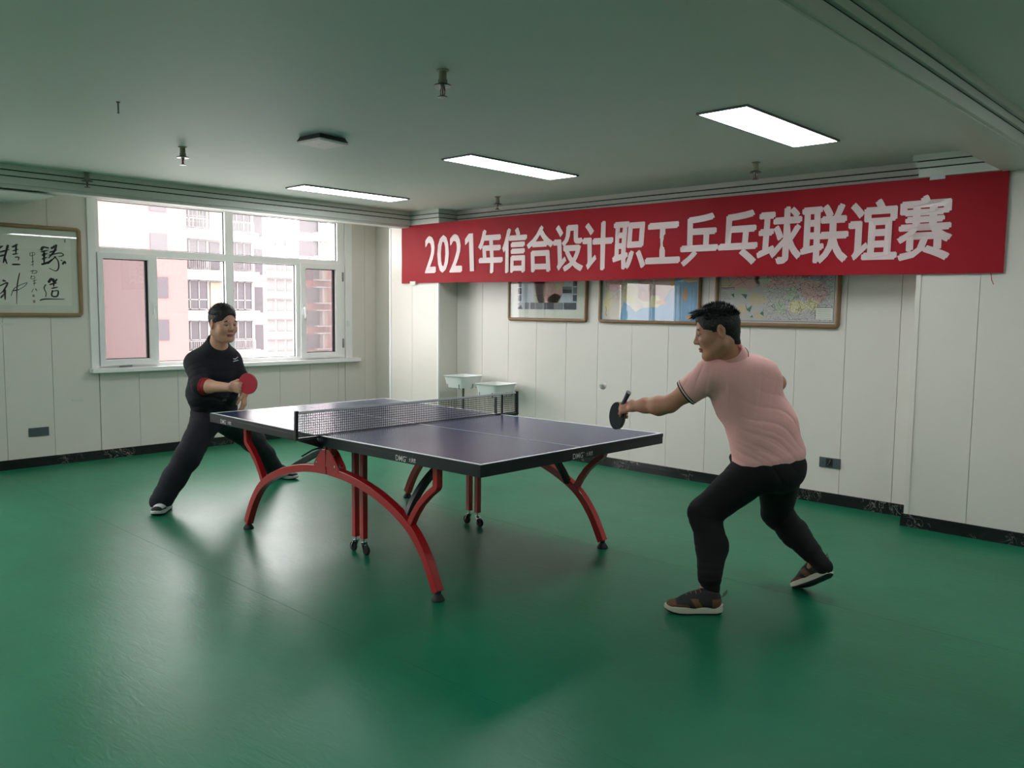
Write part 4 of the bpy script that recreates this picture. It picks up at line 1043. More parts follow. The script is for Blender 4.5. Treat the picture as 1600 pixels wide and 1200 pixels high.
mat('logo_grey', lin(70, 70, 78), rough=0.6)
mat('shoe_dark', lin(44, 44, 44), rough=0.8, var=0.15, vscale=40)
mat('shoe_brown', lin(112, 76, 54), rough=0.75, var=0.12, vscale=30)
mat('shoe_sole_cream', lin(208, 204, 186), rough=0.6)
mat('shoe_sole_black', lin(26, 26, 26), rough=0.7)
mat('shoe_white', lin(214, 216, 218), rough=0.55)
mat('shoe_black', lin(24, 25, 29), rough=0.7)
mat('shoe_orange', lin(214, 84, 52), rough=0.7)
mat('lace', lin(120, 92, 78), rough=0.8)
mat('rubber_red', lin(188, 22, 48), rough=0.55)
mat('rubber_dark', lin(30, 42, 44), rough=0.8, spec=0.2)
mat('paddle_wood', lin(150, 116, 84), rough=0.5, var=0.1, vscale=30)
mat('paddle_grip', lin(52, 52, 54), rough=0.5)
mat('ball_white', lin(244, 242, 238), rough=0.4)

def head_prims(F, c, R, s=1.0, full=0.0):
    """skull, face, ears in the frame rows (forward, left, up) at centre c"""
    W = lambda x, y, z: np.asarray(c) + s * (np.array([x, y, z]) @ R)
    q = lambda *r: tuple(s * x for x in r)
    F.ell(W(-0.012, 0, 0.036), q(0.098, 0.077, 0.086), R, k=0.03 * s)
    F.ell(W(0.026, 0, -0.030), q(0.064, 0.062 + full * 0.6, 0.088), R, k=0.03 * s)
    for y in (-1, 1):
        F.cone(W(-0.012, y * (0.054 + full), -0.058), W(0.056, y * (0.020 + full), -0.100), 0.024 * s, 0.018 * s, k=0.03 * s)
        F.ell(W(0.060, y * (0.042 + full * 0.5), -0.026), q(0.024, 0.020, 0.022), R, k=0.03 * s)
    F.ell(W(0.068, 0, -0.101), q(0.019, 0.022, 0.016), R, k=0.02 * s)
    F.cone(W(0.076, -0.034, 0.022), W(0.076, 0.034, 0.022), 0.011 * s, 0.011 * s, k=0.018 * s)
    F.cone(W(0.086, 0, 0.012), W(0.104, 0, -0.026), 0.007 * s, 0.0115 * s, k=0.012 * s)
    for y in (-1, 1):
        F.ell(W(0.094, y * 0.012, -0.031), q(0.011, 0.008, 0.008), R, k=0.008 * s)
        F.ell(W(0.096, y * 0.031, 0.003), q(0.014, 0.018, 0.010), R, k=0.014 * s, op='s')
        F.ell(W(0.079, y * 0.031, 0.010), q(0.011, 0.019, 0.005), R, k=0.005 * s)
        F.ell(W(0.078, y * 0.031, -0.006), q(0.010, 0.018, 0.004), R, k=0.005 * s)
    F.ell(W(0.086, 0, -0.060), q(0.012, 0.024, 0.006), R, k=0.006 * s)
    F.ell(W(0.085, 0, -0.071), q(0.011, 0.020, 0.0065), R, k=0.006 * s)
    F.ell(W(0.101, 0, -0.0655), q(0.008, 0.026, 0.0022), R, k=0.003 * s, op='s')
    for y in (-1, 1):
        E = np.array([unit([0.93, y * 0.36, -0.1]), unit([-y * 0.0 - 0.36 * y * y, 0.93 * y, 0.0]), [0, 0, 1]]); E[1] = unit(np.cross([0, 0, 1], E[0])); E[2] = np.cross(E[0], E[1])
        F.ell(W(-0.012, y * 0.080, -0.002), q(0.022, 0.008, 0.034), E @ R, k=0.008 * s)
        F.ell(W(-0.008, y * 0.088, -0.002), q(0.011, 0.006, 0.019), E @ R, k=0.005 * s, op='s')
    return W
def lip_region(W, R, s):
    c = W(0.090, 0, -0.0655)
    def pred(P):
        q = (P - c) @ R.T / s
        return (q[:, 0] / 0.02) ** 2 + (q[:, 1] / 0.025) ** 2 + (q[:, 2] / 0.0115) ** 2 < 1
    return pred
def face_parts(W, R, s, parent, origin):
    for y in (-1, 1):
        e = sphere('eye', W(0.0775, y * 0.031, 0.002), 0.0118 * s, 'eye_white', parent, origin)
        sphere('iris', W(0.0852, y * 0.031, 0.002), 0.0058 * s, 'iris', e, origin, n=6, scale=(1, 1, 1))
        pts = [W(0.083 + 0.004 * (1 - abs(t)), y * (0.032 + 0.019 * t), 0.026 + 0.004 * (1 - t * t) - 0.003 * t) for t in (-1, -0.5, 0, 0.5, 1)]
        MB().sweep(pts, [(-0.002 * s, -0.0035 * s), (0.002 * s, -0.0035 * s), (0.002 * s, 0.0035 * s), (-0.002 * s, 0.0035 * s)], up=tuple(R[2]), scale=[0.5, 1, 1.1, 0.9, 0.4]).build('eyebrow', 'hair_black', parent, origin=origin, smooth=True)

def hair_field(c, R, s, thick=0.012, top=0.0, front=0.0):
    W = lambda x, y, z: np.asarray(c) + s * (np.array([x, y, z]) @ R); q = lambda *r: tuple(s * x for x in r)
    F = Field()
    F.ell(W(-0.014, 0, 0.040), q(0.098 + thick * 0.8, 0.077 + thick * 0.55, 0.086 + thick), R, k=0.02)
    F.ell(W(-0.004, 0, 0.082), q(0.082, 0.066, 0.042 + top), R, k=0.03)
    F.cone(W(-0.06, 0, -0.03), W(-0.066, 0, -0.055), 0.045 * s, 0.036 * s, k=0.03)
    if front: F.cone(W(0.05, -0.04, 0.105), W(0.05, 0.04, 0.105), 0.026 * s, 0.026 * s, k=0.03)
    # face, temples, ears and nape stay free
    F.ell(W(0.108, 0, -0.040), q(0.088, 0.074, 0.117), R, k=0.008, op='s')
    for y in (-1, 1):
        F.ell(W(0.066, y * 0.085, -0.062), q(0.050, 0.040, 0.090), R, k=0.008, op='s')
        F.ell(W(-0.016, y * 0.088, -0.018), q(0.028, 0.026, 0.040), R, k=0.008, op='s')
    F.ell(W(-0.03, 0, -0.125), q(0.12, 0.12, 0.060), R, k=0.012, op='s')
    def disp(P):
        return (0.0022 * np.sin(P[..., 0] * 310 + 3 * np.sin(P[..., 1] * 90)) * np.sin(P[..., 1] * 290 + 2 * np.sin(P[..., 2] * 80)) * np.sin(P[..., 2] * 270)).astype(f32)
    F.disp = disp
    return F, W
def hair_strands(W, R, s, parent, origin, n, length, lean, lo=0.045, seed=1, fringe=0):
    rg = np.random.default_rng(seed); mb = MB()
    for i in range(n):
        th = rg.uniform(0, 2 * math.pi); z = rg.uniform(0.0, 1.0); rr = math.sqrt(max(0, 1 - z * z))
        x, y, zz = math.cos(th) * rr, math.sin(th) * rr, z
        p = np.array([-0.012 + x * 0.100, y * 0.079, 0.042 + zz * 0.092])
        if p[2] < lo + (0.045 if p[0] > 0.045 else 0): continue
        nrm = unit([x / 0.1, y / 0.08, zz / 0.09]); d = unit(nrm + np.array(lean) * rg.uniform(0.5, 1.3) + rg.normal(0, 0.22, 3))
        L = length * rg.uniform(0.6, 1.15); a = W(*p); b = a + (d @ R) * L * s; w = 0.0022 * s
        s1 = unit(np.cross(b - a, rg.normal(size=3))); s2 = unit(np.cross(b - a, s1))
        mb.add([a + s1 * w, a - s1 * w * 0.5 + s2 * w * 0.87, a - s1 * w * 0.5 - s2 * w * 0.87, b], [(0, 1, 3), (1, 2, 3), (2, 0, 3)])
    for i in range(fringe):
        y = rg.uniform(-0.05, 0.05); a = W(0.062 + rg.uniform(-0.02, 0.01), y, 0.108 + rg.uniform(-0.014, 0.012)); dd = unit([1.0, y * 2 + rg.normal(0, 0.15), -0.25 + rg.normal(0, 0.2)])
        b = a + (dd @ R) * rg.uniform(0.03, 0.058) * s; w = 0.0035 * s; s1 = unit(np.cross(b - a, rg.normal(size=3))); s2 = unit(np.cross(b - a, s1))
        mb.add([a + s1 * w, a - s1 * w * 0.5 + s2 * w * 0.87, a - s1 * w * 0.5 - s2 * w * 0.87, b], [(0, 1, 3), (1, 2, 3), (2, 0, 3)])
    o = mb.build('hair_strands', 'hair_black', parent, origin=origin); o['kind'] = 'stuff'
    return o

def hand_prims(F, wrist, x, n, t, curls, thumb, s=1.0, spread=0.05):
    """palm and five fingers. x: along the hand, n: the way the palm faces, t: thumb side. curls: per finger three bend angles"""
    x, n, t = unit(x), unit(n), unit(t); w = np.asarray(wrist, float)
    F.ecyl(w + x * 0.012 * s, w + x * 0.078 * s, t, (0.029 * s, 0.016 * s), (0.040 * s, 0.013 * s), k=0.02 * s, endr=0.012 * s)
    F.ell(w + x * 0.030 * s + t * 0.024 * s + n * 0.010 * s, (0.030 * s, 0.016 * s, 0.016 * s), np.array([x, t, n]), k=0.016 * s)
    kn = [(0.089, 0.030, 0.94), (0.093, 0.010, 1.05), (0.089, -0.010, 1.0), (0.080, -0.029, 0.80)]
    for (kx, kt, ln), cu in zip(kn, curls):
        p = w + x * kx * s + t * kt * s; a = 0.0; d0 = unit(x + t * spread * kt / 0.03)
        pts, rad = [w + x * (kx - 0.03) * s + t * kt * 0.9 * s, p], [0.0095 * s, 0.0095 * s]
        for seg, c in zip((0.042, 0.026, 0.021), cu):
            a += math.radians(c); d = d0 * math.cos(a) + n * math.sin(a); p = p + d * seg * ln * s; pts.append(p)
        F.chain(pts, [0.0098 * s, 0.0096 * s, 0.0086 * s, 0.0078 * s, 0.0066 * s], k=0.005 * s)
    b = w + x * 0.022 * s + t * 0.030 * s
    d1 = unit(x * thumb[0] + t * thumb[1] + n * thumb[2]); d2 = unit(x * thumb[3] + t * thumb[4] + n * thumb[5])
    p1 = b + d1 * 0.040 * s; p2 = p1 + d2 * 0.032 * s; p3 = p2 + d2 * 0.020 * s
    F.chain([b, p1, p2, p3], [0.0135 * s, 0.0110 * s, 0.0100 * s, 0.0080 * s], k=0.008 * s)

def shoe(parent, origin, heel, toe, up, name_mats, h=0.0045, length=None, ankle=None, lift=0.0):
    """sneaker: upper in two colours, thick midsole, dark outsole, laces. heel/toe on the sole line"""
    heel, toe = np.asarray(heel, float), np.asarray(toe, float)
    R = frame_of(toe - heel, up); L = length or np.linalg.norm(toe - heel); k = L / 0.29
    W = lambda x, y, z: heel + (np.array([x, y, z]) * k) @ R
    upper, second, sole, under, lace = name_mats
    F = Field()
    F.ecyl(W(0.045, 0, 0.062), W(0.15, 0, 0.060), R[1], (0.036 * k, 0.038 * k), (0.044 * k, 0.034 * k), k=0.03)
    F.ecyl(W(0.15, 0, 0.056), W(0.245, 0, 0.046), R[1], (0.046 * k, 0.030 * k), (0.042 * k, 0.018 * k), k=0.03, endr=0.036 * k)
    F.cone(W(0.045, 0, 0.06), W(0.050, 0, 0.108), 0.037 * k, 0.035 * k, k=0.03)
    F.cone(W(0.085, 0, 0.104), W(0.19, 0, 0.064), 0.030 * k, 0.024 * k, k=0.03)
    F.cut(W(0, 0, 0.026), -R[2]); F.cut(W(0.05, 0, 0.116), unit(R[2] - 0.25 * R[0]))
    def reg2(P):
        q = (P - heel) @ R.T / k
        return (q[:, 0] > 0.235) | ((q[:, 2] < 0.052) & (q[:, 0] > 0.17)) | ((q[:, 0] < 0.055) & (q[:, 2] < 0.085)) | ((np.abs(q[:, 0] - 0.12 - (q[:, 2] - 0.04) * 0.6) < 0.018) & (q[:, 2] < 0.085))
    root = F.build(h, 'shoe', [upper, second], parent, origin, regions=[(1, reg2)])
    out = [(-0.006, 0.0), (0.002, 0.026), (0.03, 0.036), (0.08, 0.036), (0.13, 0.040), (0.18, 0.048), (0.22, 0.049), (0.255, 0.042), (0.28, 0.026), (0.29, 0.0)]
    prof = out + [(a, -b) for a, b in out[-2:0:-1]]; n = len(prof)
    def layers(name, zs, m):
        vs, fs = [], []
        for zf, sc in zs:
            for a, b in prof:
                z = zf(a); vs.append(W(0.14 + (a - 0.14) * sc, b * sc, z))
        for j in range(len(zs) - 1):
            for i in range(n): fs.append((j * n + i, j * n + (i + 1) % n, (j + 1) * n + (i + 1) % n, (j + 1) * n + i))
        fs.append(tuple(range(n))[::-1]); fs.append(tuple((len(zs) - 1) * n + i for i in range(n)))
        return MB().add(vs, fs).build(name, m, root, origin=origin, smooth=True)
    rise = lambda a: 0.014 * max(0, (a - 0.2) / 0.09) ** 1.6 + 0.006 * max(0, (0.04 - a) / 0.04)
    layers('outsole', [(lambda a: rise(a), 0.95), (lambda a: rise(a) + 0.009, 1.0)], under)
    layers('midsole', [(lambda a: rise(a) + 0.007, 0.985), (lambda a: rise(a) + 0.016, 1.015), (lambda a: 0.034 + rise(a) * 0.6 + 0.010 * max(0, (0.1 - a) / 0.1), 1.0), (lambda a: 0.037 + rise(a) * 0.6 + 0.010 * max(0, (0.1 - a) / 0.1), 0.93)], sole)
    for i in range(4):
        x = 0.112 + i * 0.022; z = 0.126 - i * 0.0098
        MB().tube([W(x, -0.024, z - 0.012), W(x + 0.004, -0.012, z), W(x + 0.006, 0, z + 0.004), W(x + 0.004, 0.012, z), W(x, 0.024, z - 0.012)], 0.0026 * k, n=5).build('lace', lace, root, origin=origin, smooth=True)
    if ankle is not None:
        MB().tube([W(-0.002, 0.004, 0.10), W(-0.022, 0.002, 0.122), W(-0.018, -0.002, 0.10), W(0.0, -0.004, 0.085)], 0.003 * k, n=5).build('pull_tab', lace, root, origin=origin)
    return root

def ring(name, c, axis, side, rw, rd, r, m, parent, origin, n=28):
    ax = unit(axis); sd = unit(np.asarray(side) - ax * np.dot(side, ax)); nn = np.cross(ax, sd)
    pts = [np.asarray(c) + sd * rw * math.cos(2 * math.pi * i / n) + nn * rd * math.sin(2 * math.pi * i / n) for i in range(n)]
    return MB().sweep(pts, [(r * math.cos(a), r * math.sin(a)) for a in [k * math.pi / 3 for k in range(6)]], up=tuple(ax), closed=True).build(name, m, parent, origin=origin, smooth=True)

# ---- man in pink, back to the camera, stretching to the ball
def man_pink():
    V = lambda *p: np.array(p, float)
    pel, wai, che, nec = V(-1.95, 4.02, 0.735), V(-1.985, 4.005, 0.915), V(-2.065, 3.945, 1.115), V(-2.105, 3.84, 1.285)
    head = V(-2.128, 3.752, 1.405)
    hipL, hipR = V(-2.0, 3.92, 0.725), V(-1.93, 4.105, 0.70)
    kneL, ankL = V(-2.192, 3.80, 0.462), V(-2.075, 3.668, 0.125)
    kneR, ankR = V(-2.045, 4.33, 0.40), V(-1.790, 4.285, 0.205)
    shL, elL, wrL = V(-2.150, 3.765, 1.195), V(-2.352, 3.690, 1.030), V(-2.575, 3.695, 1.000)
    shR, elR, wrR = V(-2.030, 4.095, 1.150), V(-2.068, 4.318, 1.125), V(-2.165, 4.36, 1.01)
    left = unit(V(-0.31, -0.95, 0.0)); fwd = np.cross(left, (0, 0, 1))
    root = thing('person', (-2.0, 3.75, 0), 'man in pink polo shirt and black trousers seen from behind, lunging with a dark paddle', 'person'); O = tuple(root.location)
    # axes of the camera-independent head pose: looks along the table, a little down
    Rh = frame_of((-0.87, -0.36, -0.16)); Rh = frame_of((-0.78, -0.58, -0.20), (-0.10, 0.06, 1)); hs = 1.06
    B = Field()
    W = head_prims(B, head, Rh, hs)
    B.cone(nec - V(0, 0, 0.02), W(-0.03, 0, -0.05), 0.058, 0.056, k=0.03)
    B.ecyl(che, nec - V(0, 0, 0.04), left, (0.150, 0.085), (0.10, 0.06), k=0.05); B.ecyl(wai, che, left, (0.135, 0.085), (0.155, 0.095), k=0.05)
    B.ecyl(pel, wai, left, (0.145, 0.10), (0.135, 0.085), k=0.05)
    for hp, kn, an, ft in ((hipL, kneL, ankL, V(-2.19, 3.54, 0.055)), (hipR, kneR, ankR, V(-1.87, 4.30, 0.05))):
        B.cone(hp, kn, 0.078, 0.050, k=0.04); B.chain([kn, kn * 0.6 + an * 0.4, an], [0.050, 0.050, 0.034], k=0.03); B.cone(an, np.array([an[0] * 0.62 + ft[0] * 0.38, an[1] * 0.62 + ft[1] * 0.38, an[2] - 0.055]), 0.031, 0.022, k=0.03)
    # reaching arm
    B.cone(che * 0.35 + shL * 0.65, shL, 0.06, 0.058, k=0.05); B.cone(che * 0.35 + shR * 0.65, shR, 0.06, 0.058, k=0.05)
    m1 = shL * 0.45 + elL * 0.55
    B.chain([shL, m1, elL], [0.056, 0.050, 0.040], k=0.03)
    fm = elL * 0.70 + wrL * 0.30 + V(0, 0, -0.006)
    B.chain([elL, fm, elL * 0.3 + wrL * 0.7, wrL], [0.041, 0.047, 0.036, 0.029], k=0.03)
    B.chain([shR, elR, wrR], [0.052, 0.042, 0.030], k=0.03)
    x = unit(V(-0.90, -0.05, -0.20)); n = unit(V(-0.40, 0.62, -0.60)); n = unit(n - x * np.dot(n, x)); t = np.cross(x, n)
    if t[2] < 0: t = -t
    hand_prims(B, wrL, x, n, t, [(30, 45, 30), (48, 60, 40), (52, 62, 40), (55, 60, 40)], (0.75, 0.35, 0.65, 0.6, 0.1, 0.8), s=1.0)
    xr = unit(wrR - elR); hand_prims(B, wrR, xr, unit(V(0.3, -0.8, -0.4)), unit(np.cross(xr, unit(V(0.3, -0.8, -0.4)))), [(25, 30, 20)] * 4, (0.8, 0.5, 0.3, 0.9, 0.2, 0.3))
    body = B.build(0.0034, 'body', ['skin_tan', 'lip'], root, O, regions=[(1, lip_region(W, Rh, hs))])
    face_parts(W, Rh, hs, root, O)
    Hf, HW_ = hair_field(head, Rh, hs, thick=0.008, top=0.006, front=0)
    hair = Hf.build(0.0034, 'hair', ['hair_black'], root, O, smooth_iter=0)
    hair_strands(HW_, Rh, hs, hair, O, 3000, 0.022, (0.45, 0, 0.15), lo=0.06, seed=3, fringe=120)
    # trousers: joggers gathered at the ankles
    T = Field()
    T.ecyl(pel + V(0.01, 0.0, -0.01), pel + V(-0.01, 0, 0.085), left, (0.178, 0.148), (0.160, 0.122), k=0.05)
    T.ell(pel - fwd * 0.065 + V(0, 0, -0.03), (0.10, 0.15, 0.11), np.array([fwd, left, (0, 0, 1)]), k=0.05)
    T.cone(hipL + V(0.03, 0.03, -0.01), kneL, 0.118, 0.082, k=0.05); T.chain([kneL, kneL * 0.55 + ankL * 0.45 + V(0.02, 0.02, 0), ankL + V(0.0, 0.0, 0.055)], [0.080, 0.079, 0.060], k=0.03)
    T.cone(hipR + V(0.0, -0.01, -0.01), kneR, 0.120, 0.082, k=0.05); T.chain([kneR, kneR * 0.55 + ankR * 0.45, ankR * 0.86 + kneR * 0.14], [0.078, 0.074, 0.058], k=0.03)
    T.ecyl(ankL + V(0.004, 0.004, 0.055), ankL + V(0.004, 0.004, -0.065), (1, 0, 0), (0.050, 0.048), (0.047, 0.045), k=0.008)
    T.cone(ankR * 0.9 + kneR * 0.1, ankR * 1.18 - kneR * 0.18, 0.050, 0.046, k=0.008)
    T.cone(pel + fwd * 0.135 + left * 0.05 + V(0, 0, 0.065), pel + fwd * 0.11 + left * 0.13 + V(0, 0, 0.02), 0.028, 0.032, k=0.02)
    d1, d2 = kneL - ankL, kneR - ankR
    T.disp = waves([(d1, 0.075, 0.005, 0.4, kneL - V(-0.01, -0.01, 0.07), 0.12), (d1, 0.04, 0.004, 1.0, ankL + V(0, 0, 0.06), 0.07), (d2, 0.07, 0.005, 0.0, kneR * 0.7 + ankR * 0.3, 0.12), (d2, 0.04, 0.004, 0.0, ankR * 0.8 + kneR * 0.2, 0.06), ((0.5, 0.5, 1), 0.09, 0.006, 0.0, hipL, 0.2)])
    T.build(0.0042, 'trousers', ['trousers_black'], root, O)
    # polo shirt
    S = Field()
    hem0 = pel + V(-0.005, 0, 0.035)
    S.ecyl(hem0, wai + V(0.0, 0, 0), left, (0.203, 0.170), (0.190, 0.142), k=0.05); S.ecyl(wai, che, left, (0.186, 0.138), (0.200, 0.135), k=0.06)
    S.ecyl(che, nec - V(0, 0, 0.055), left, (0.195, 0.128), (0.120, 0.085), k=0.06, endr=0.06)
    S.ell(che - fwd * 0.055 + V(0, 0.0, 0.05), (0.085, 0.165, 0.12), np.array([fwd, left, (0, 0, 1)]), k=0.05)
    S.cone(che * 0.4 + shL * 0.6, shL, 0.088, 0.080, k=0.05); S.cone(che * 0.4 + shR * 0.6, shR, 0.088, 0.078, k=0.05)
    slL, slR = shL * 0.40 + elL * 0.60, shR * 0.50 + elR * 0.50
    S.cone(shL, slL + (elL - shL) * 0.1, 0.079, 0.069, k=0.04); S.cone(shR, slR, 0.078, 0.066, k=0.04)
    S.cone(nec - V(0, 0, 0.05), nec - V(0.0, 0, 0.005), 0.078, 0.064, k=0.03)
    axL, axR = unit(elL - shL), unit(elR - shR)
    S.cut_near(slL, -axL, slL + axL * 0.075, 0.105); S.cut_near(slR, -axR, slR + axR * 0.07, 0.10)
    S.cut(hem0 + V(0, 0, -0.03), (0.10, 0.02, -1))
    dg = unit(V(0.29, 0.38, 0.87))
    S.disp = waves([(dg, 0.066, 0.0045, 0.5, wai - fwd * 0.10 + V(0, 0, 0.02), 0.20), (dg, 0.043, 0.003, 2.0, wai - fwd * 0.08 + left * 0.05 - V(0, 0, 0.07), 0.13), (V(0.2, 0.1, 1), 0.05, 0.005, 0.0, hem0 + left * 0.12, 0.10),
                    (unit(axL + V(0, 0, 0.8)), 0.045, 0.0055, 1.2, shL * 0.7 + slL * 0.3, 0.11), (unit(left + V(0, 0, 0.4)), 0.12, 0.002, 0.6, che - fwd * 0.1 + V(0, 0, 0.05), 0.16)])
    shirt = S.build(0.0042, 'polo_shirt', ['polo_pink'], root, O)
    for dd, m_, rr in ((0.006, 'polo_navy', 0.0036), (-0.001, 'polo_pale', 0.0030), (-0.008, 'polo_navy', 0.0026)):
        ring('sleeve_stripe', slL + axL * dd, axL, (0, 0, 1), 0.0690 - dd * 0.15, 0.0690 - dd * 0.15, rr, m_, shirt, O)
    # folded collar
    cu_ = unit(W(-0.03, 0, -0.05) - nec); pts_, K = [], 30
    cs, cf = unit(left - cu_ * np.dot(left, cu_)), None; cf = np.cross(cs, cu_)
    vs, fs = [], []
    for i in range(K):
        a = 2 * math.pi * i / K; dr = cs * math.sin(a) + cf * math.cos(a); fr = max(0, math.cos(a))
        for rr, zz in ((0.066, -0.012), (0.070, 0.044 - 0.045 * fr), (0.076, 0.048 - 0.045 * fr), (0.086, 0.022 - 0.05 * fr), (0.100, -0.016 - 0.055 * fr), (0.094, -0.024 - 0.055 * fr)):
            vs.append(nec + dr * rr + cu_ * zz)
    for i in range(K):
        for j in range(6): fs.append((i * 6 + j, ((i + 1) % K) * 6 + j, ((i + 1) % K) * 6 + (j + 1) % 6, i * 6 + (j + 1) % 6))
    col = MB().add(vs, fs).build('collar', 'polo_pink', shirt, origin=O, smooth=True)
    pts_ = []
    for i in range(K):
        a = 2 * math.pi * i / K; dr = cs * math.sin(a) + cf * math.cos(a); fr = max(0, math.cos(a)); pts_.append(nec + dr * 0.0975 + cu_ * (-0.006 - 0.054 * fr))
    MB().sweep(pts_, [(0.0022 * math.cos(a), 0.0022 * math.sin(a)) for a in [k * math.pi / 3 for k in range(6)]], up=tuple(cu_), closed=True).build('collar_stripe', 'polo_navy', shirt, origin=O)
    pal = ('shoe_dark', 'shoe_brown', 'shoe_sole_cream', 'shoe_sole_black', 'lace')
    shoe(root, O, V(-2.012, 3.690, 0.0), V(-2.232, 3.505, 0.0), (0, 0, 1), pal, ankle=1)
    shoe(root, O, V(-1.698, 4.262, 0.132), V(-1.900, 4.322, -0.002), unit(V(0.50, -0.08, 0.80)), pal, ankle=1, length=0.28)
    return wrL, x, n, t
hp = man_pink()

# ---- man in black, facing the camera across the table
def man_black():
    V = lambda *p: np.array(p, float)
    pel, wai, che, nec = V(-6.135, 3.105, 0.690), V(-6.075, 3.06, 0.86), V(-5.995, 3.035, 1.065), V(-5.905, 3.035, 1.225)
    head = V(-5.832, 3.035, 1.380)
    hipR, hipL = V(-6.115, 3.02, 0.655), V(-6.19, 3.215, 0.63)
    kneR, ankR = V(-5.965, 2.80, 0.385), V(-6.005, 2.615, 0.095)
    kneL, ankL = V(-6.30, 3.53, 0.39), V(-6.475, 3.835, 0.09)
    shR, elR, wrR = V(-6.02, 2.910, 1.085), V(-5.845, 2.86, 0.925), V(-5.560, 2.938, 0.930)
    shL, elL, wrL = V(-5.985, 3.170, 1.095), V(-5.975, 3.26, 0.925), V(-5.825, 3.195, 0.855)
    right = unit(V(0.12, -1.0, -0.03)); left = -right; fwd = unit(np.cross(left, (0, 0, 1)))
    root = thing('person', (-6.1, 3.1, 0), 'man in black sweatshirt holding a red paddle at the window end of the table', 'person'); O = tuple(root.location)
    Rh = frame_of((0.95, 0.12, -0.10), (0.10, 0, 1)); hs = 1.10
    B = Field()
    W = head_prims(B, head, Rh, hs, full=0.008)
    B.cone(nec - V(0.02, 0, 0.03), W(-0.025, 0, -0.05), 0.064, 0.062, k=0.03)
    B.ecyl(che, nec - V(0.02, 0, 0.05), left, (0.15, 0.09), (0.10, 0.06), k=0.05); B.ecyl(wai, che, left, (0.15, 0.105), (0.16, 0.10), k=0.05)
    B.ecyl(pel, wai, left, (0.15, 0.11), (0.15, 0.10), k=0.05)
    for hp_, kn, an, ft in ((hipL, kneL, ankL, V(-6.36, 3.90, 0.05)), (hipR, kneR, ankR, V(-5.93, 2.55, 0.05))):
        B.cone(hp_, kn, 0.08, 0.052, k=0.04); B.chain([kn, kn * 0.6 + an * 0.4, an], [0.052, 0.052, 0.035], k=0.03); B.cone(an, np.array([an[0] * 0.62 + ft[0] * 0.38, an[1] * 0.62 + ft[1] * 0.38, an[2] - 0.055]), 0.031, 0.022, k=0.03)
    B.cone(che * 0.35 + shL * 0.65, shL, 0.06, 0.058, k=0.05); B.cone(che * 0.35 + shR * 0.65, shR, 0.06, 0.058, k=0.05)
    B.chain([shR, elR], [0.056, 0.043], k=0.03); B.chain([elR, elR * 0.72 + wrR * 0.28, wrR], [0.044, 0.046, 0.030], k=0.03)
    B.chain([shL, elL], [0.056, 0.043], k=0.03); B.chain([elL, elL * 0.72 + wrL * 0.28, wrL], [0.043, 0.044, 0.030], k=0.03)
    x = unit(wrR - elR + V(0.0, 0.03, 0.0)); n = unit(V(-0.25, 0.92, 0.12)); n = unit(n - x * np.dot(n, x)); t = np.cross(n, x)
    if t[2] < 0: t = -t
    hand_prims(B, wrR, x, n, t, [(35, 40, 25), (70, 75, 50), (75, 78, 50), (78, 78, 50)], (0.8, 0.35, 0.5, 0.9, 0.15, 0.25), s=1.05)
    xl = unit(V(0.20, -0.15, -0.75)); nl = unit(V(-0.75, -0.55, 0.05)); nl = unit(nl - xl * np.dot(nl, xl))
    hand_prims(B, wrL, xl, nl, np.cross(nl, xl), [(18, 25, 15), (22, 28, 18), (25, 30, 20), (30, 32, 20)], (0.8, 0.5, 0.3, 0.9, 0.2, 0.3), s=1.02)
    B.build(0.0042, 'body', ['skin_fair', 'lip'], root, O, regions=[(1, lip_region(W, Rh, hs))])
    face_parts(W, Rh, hs, root, O)
    Hf, HW_ = hair_field(head, Rh, hs, thick=0.008, top=0.006)
    hair = Hf.build(0.004, 'hair', ['hair_black'], root, O, smooth_iter=0)
    hair_strands(HW_, Rh, hs, hair, O, 1800, 0.014, (0.3, 0, 0.1), lo=0.06, seed=5, fringe=0)
    T = Field()
    T.ecyl(pel + V(0, 0, -0.03), pel + V(0.02, 0, 0.09), left, (0.185, 0.150), (0.180, 0.140), k=0.05)
    T.chain([hipR + V(0.0, 0.03, 0), kneR, kneR * 0.5 + ankR * 0.5, ankR + V(0.01, -0.01, -0.02)], [0.115, 0.092, 0.084, 0.080], k=0.04)
    T.chain([hipL + V(0.0, -0.02, 0), kneL, kneL * 0.5 + ankL * 0.5, ankL + V(0, 0, -0.02)], [0.115, 0.090, 0.082, 0.076], k=0.04)
    T.cut(V(0, 0, 0.045), (0, 0, -1))
    dR, dL = kneR - ankR, kneL - ankL
    T.disp = waves([(dR, 0.11, 0.004, 0, kneR, 0.16), (dR, 0.07, 0.004, 1.0, ankR + V(0, 0, 0.05), 0.10), (dL, 0.11, 0.004, 0, kneL, 0.16), (V(0.3, 0.5, 1), 0.08, 0.006, 0, hipR, 0.2)])
    T.build(0.0052, 'trousers', ['trousers_navy'], root, O)
    S = Field()
    S.ecyl(pel + V(0.015, 0, 0.06), wai, left, (0.188, 0.150), (0.188, 0.150), k=0.05); S.ecyl(wai, che, left, (0.188, 0.150), (0.182, 0.138), k=0.06)
    S.ecyl(che, nec - V(0.03, 0, 0.06), left, (0.180, 0.130), (0.115, 0.085), k=0.06, endr=0.06)
    S.cone(che * 0.4 + shL * 0.6, shL, 0.085, 0.076, k=0.05); S.cone(che * 0.4 + shR * 0.6, shR, 0.085, 0.076, k=0.05)
    S.cone(shR, elR, 0.078, 0.068, k=0.04); S.cone(shL, elL, 0.076, 0.064, k=0.04)
    S.cone(elR, elR * 0.95 + wrR * 0.05, 0.066, 0.060, k=0.02); S.cone(elL, elL * 0.9 + wrL * 0.1, 0.064, 0.058, k=0.02)
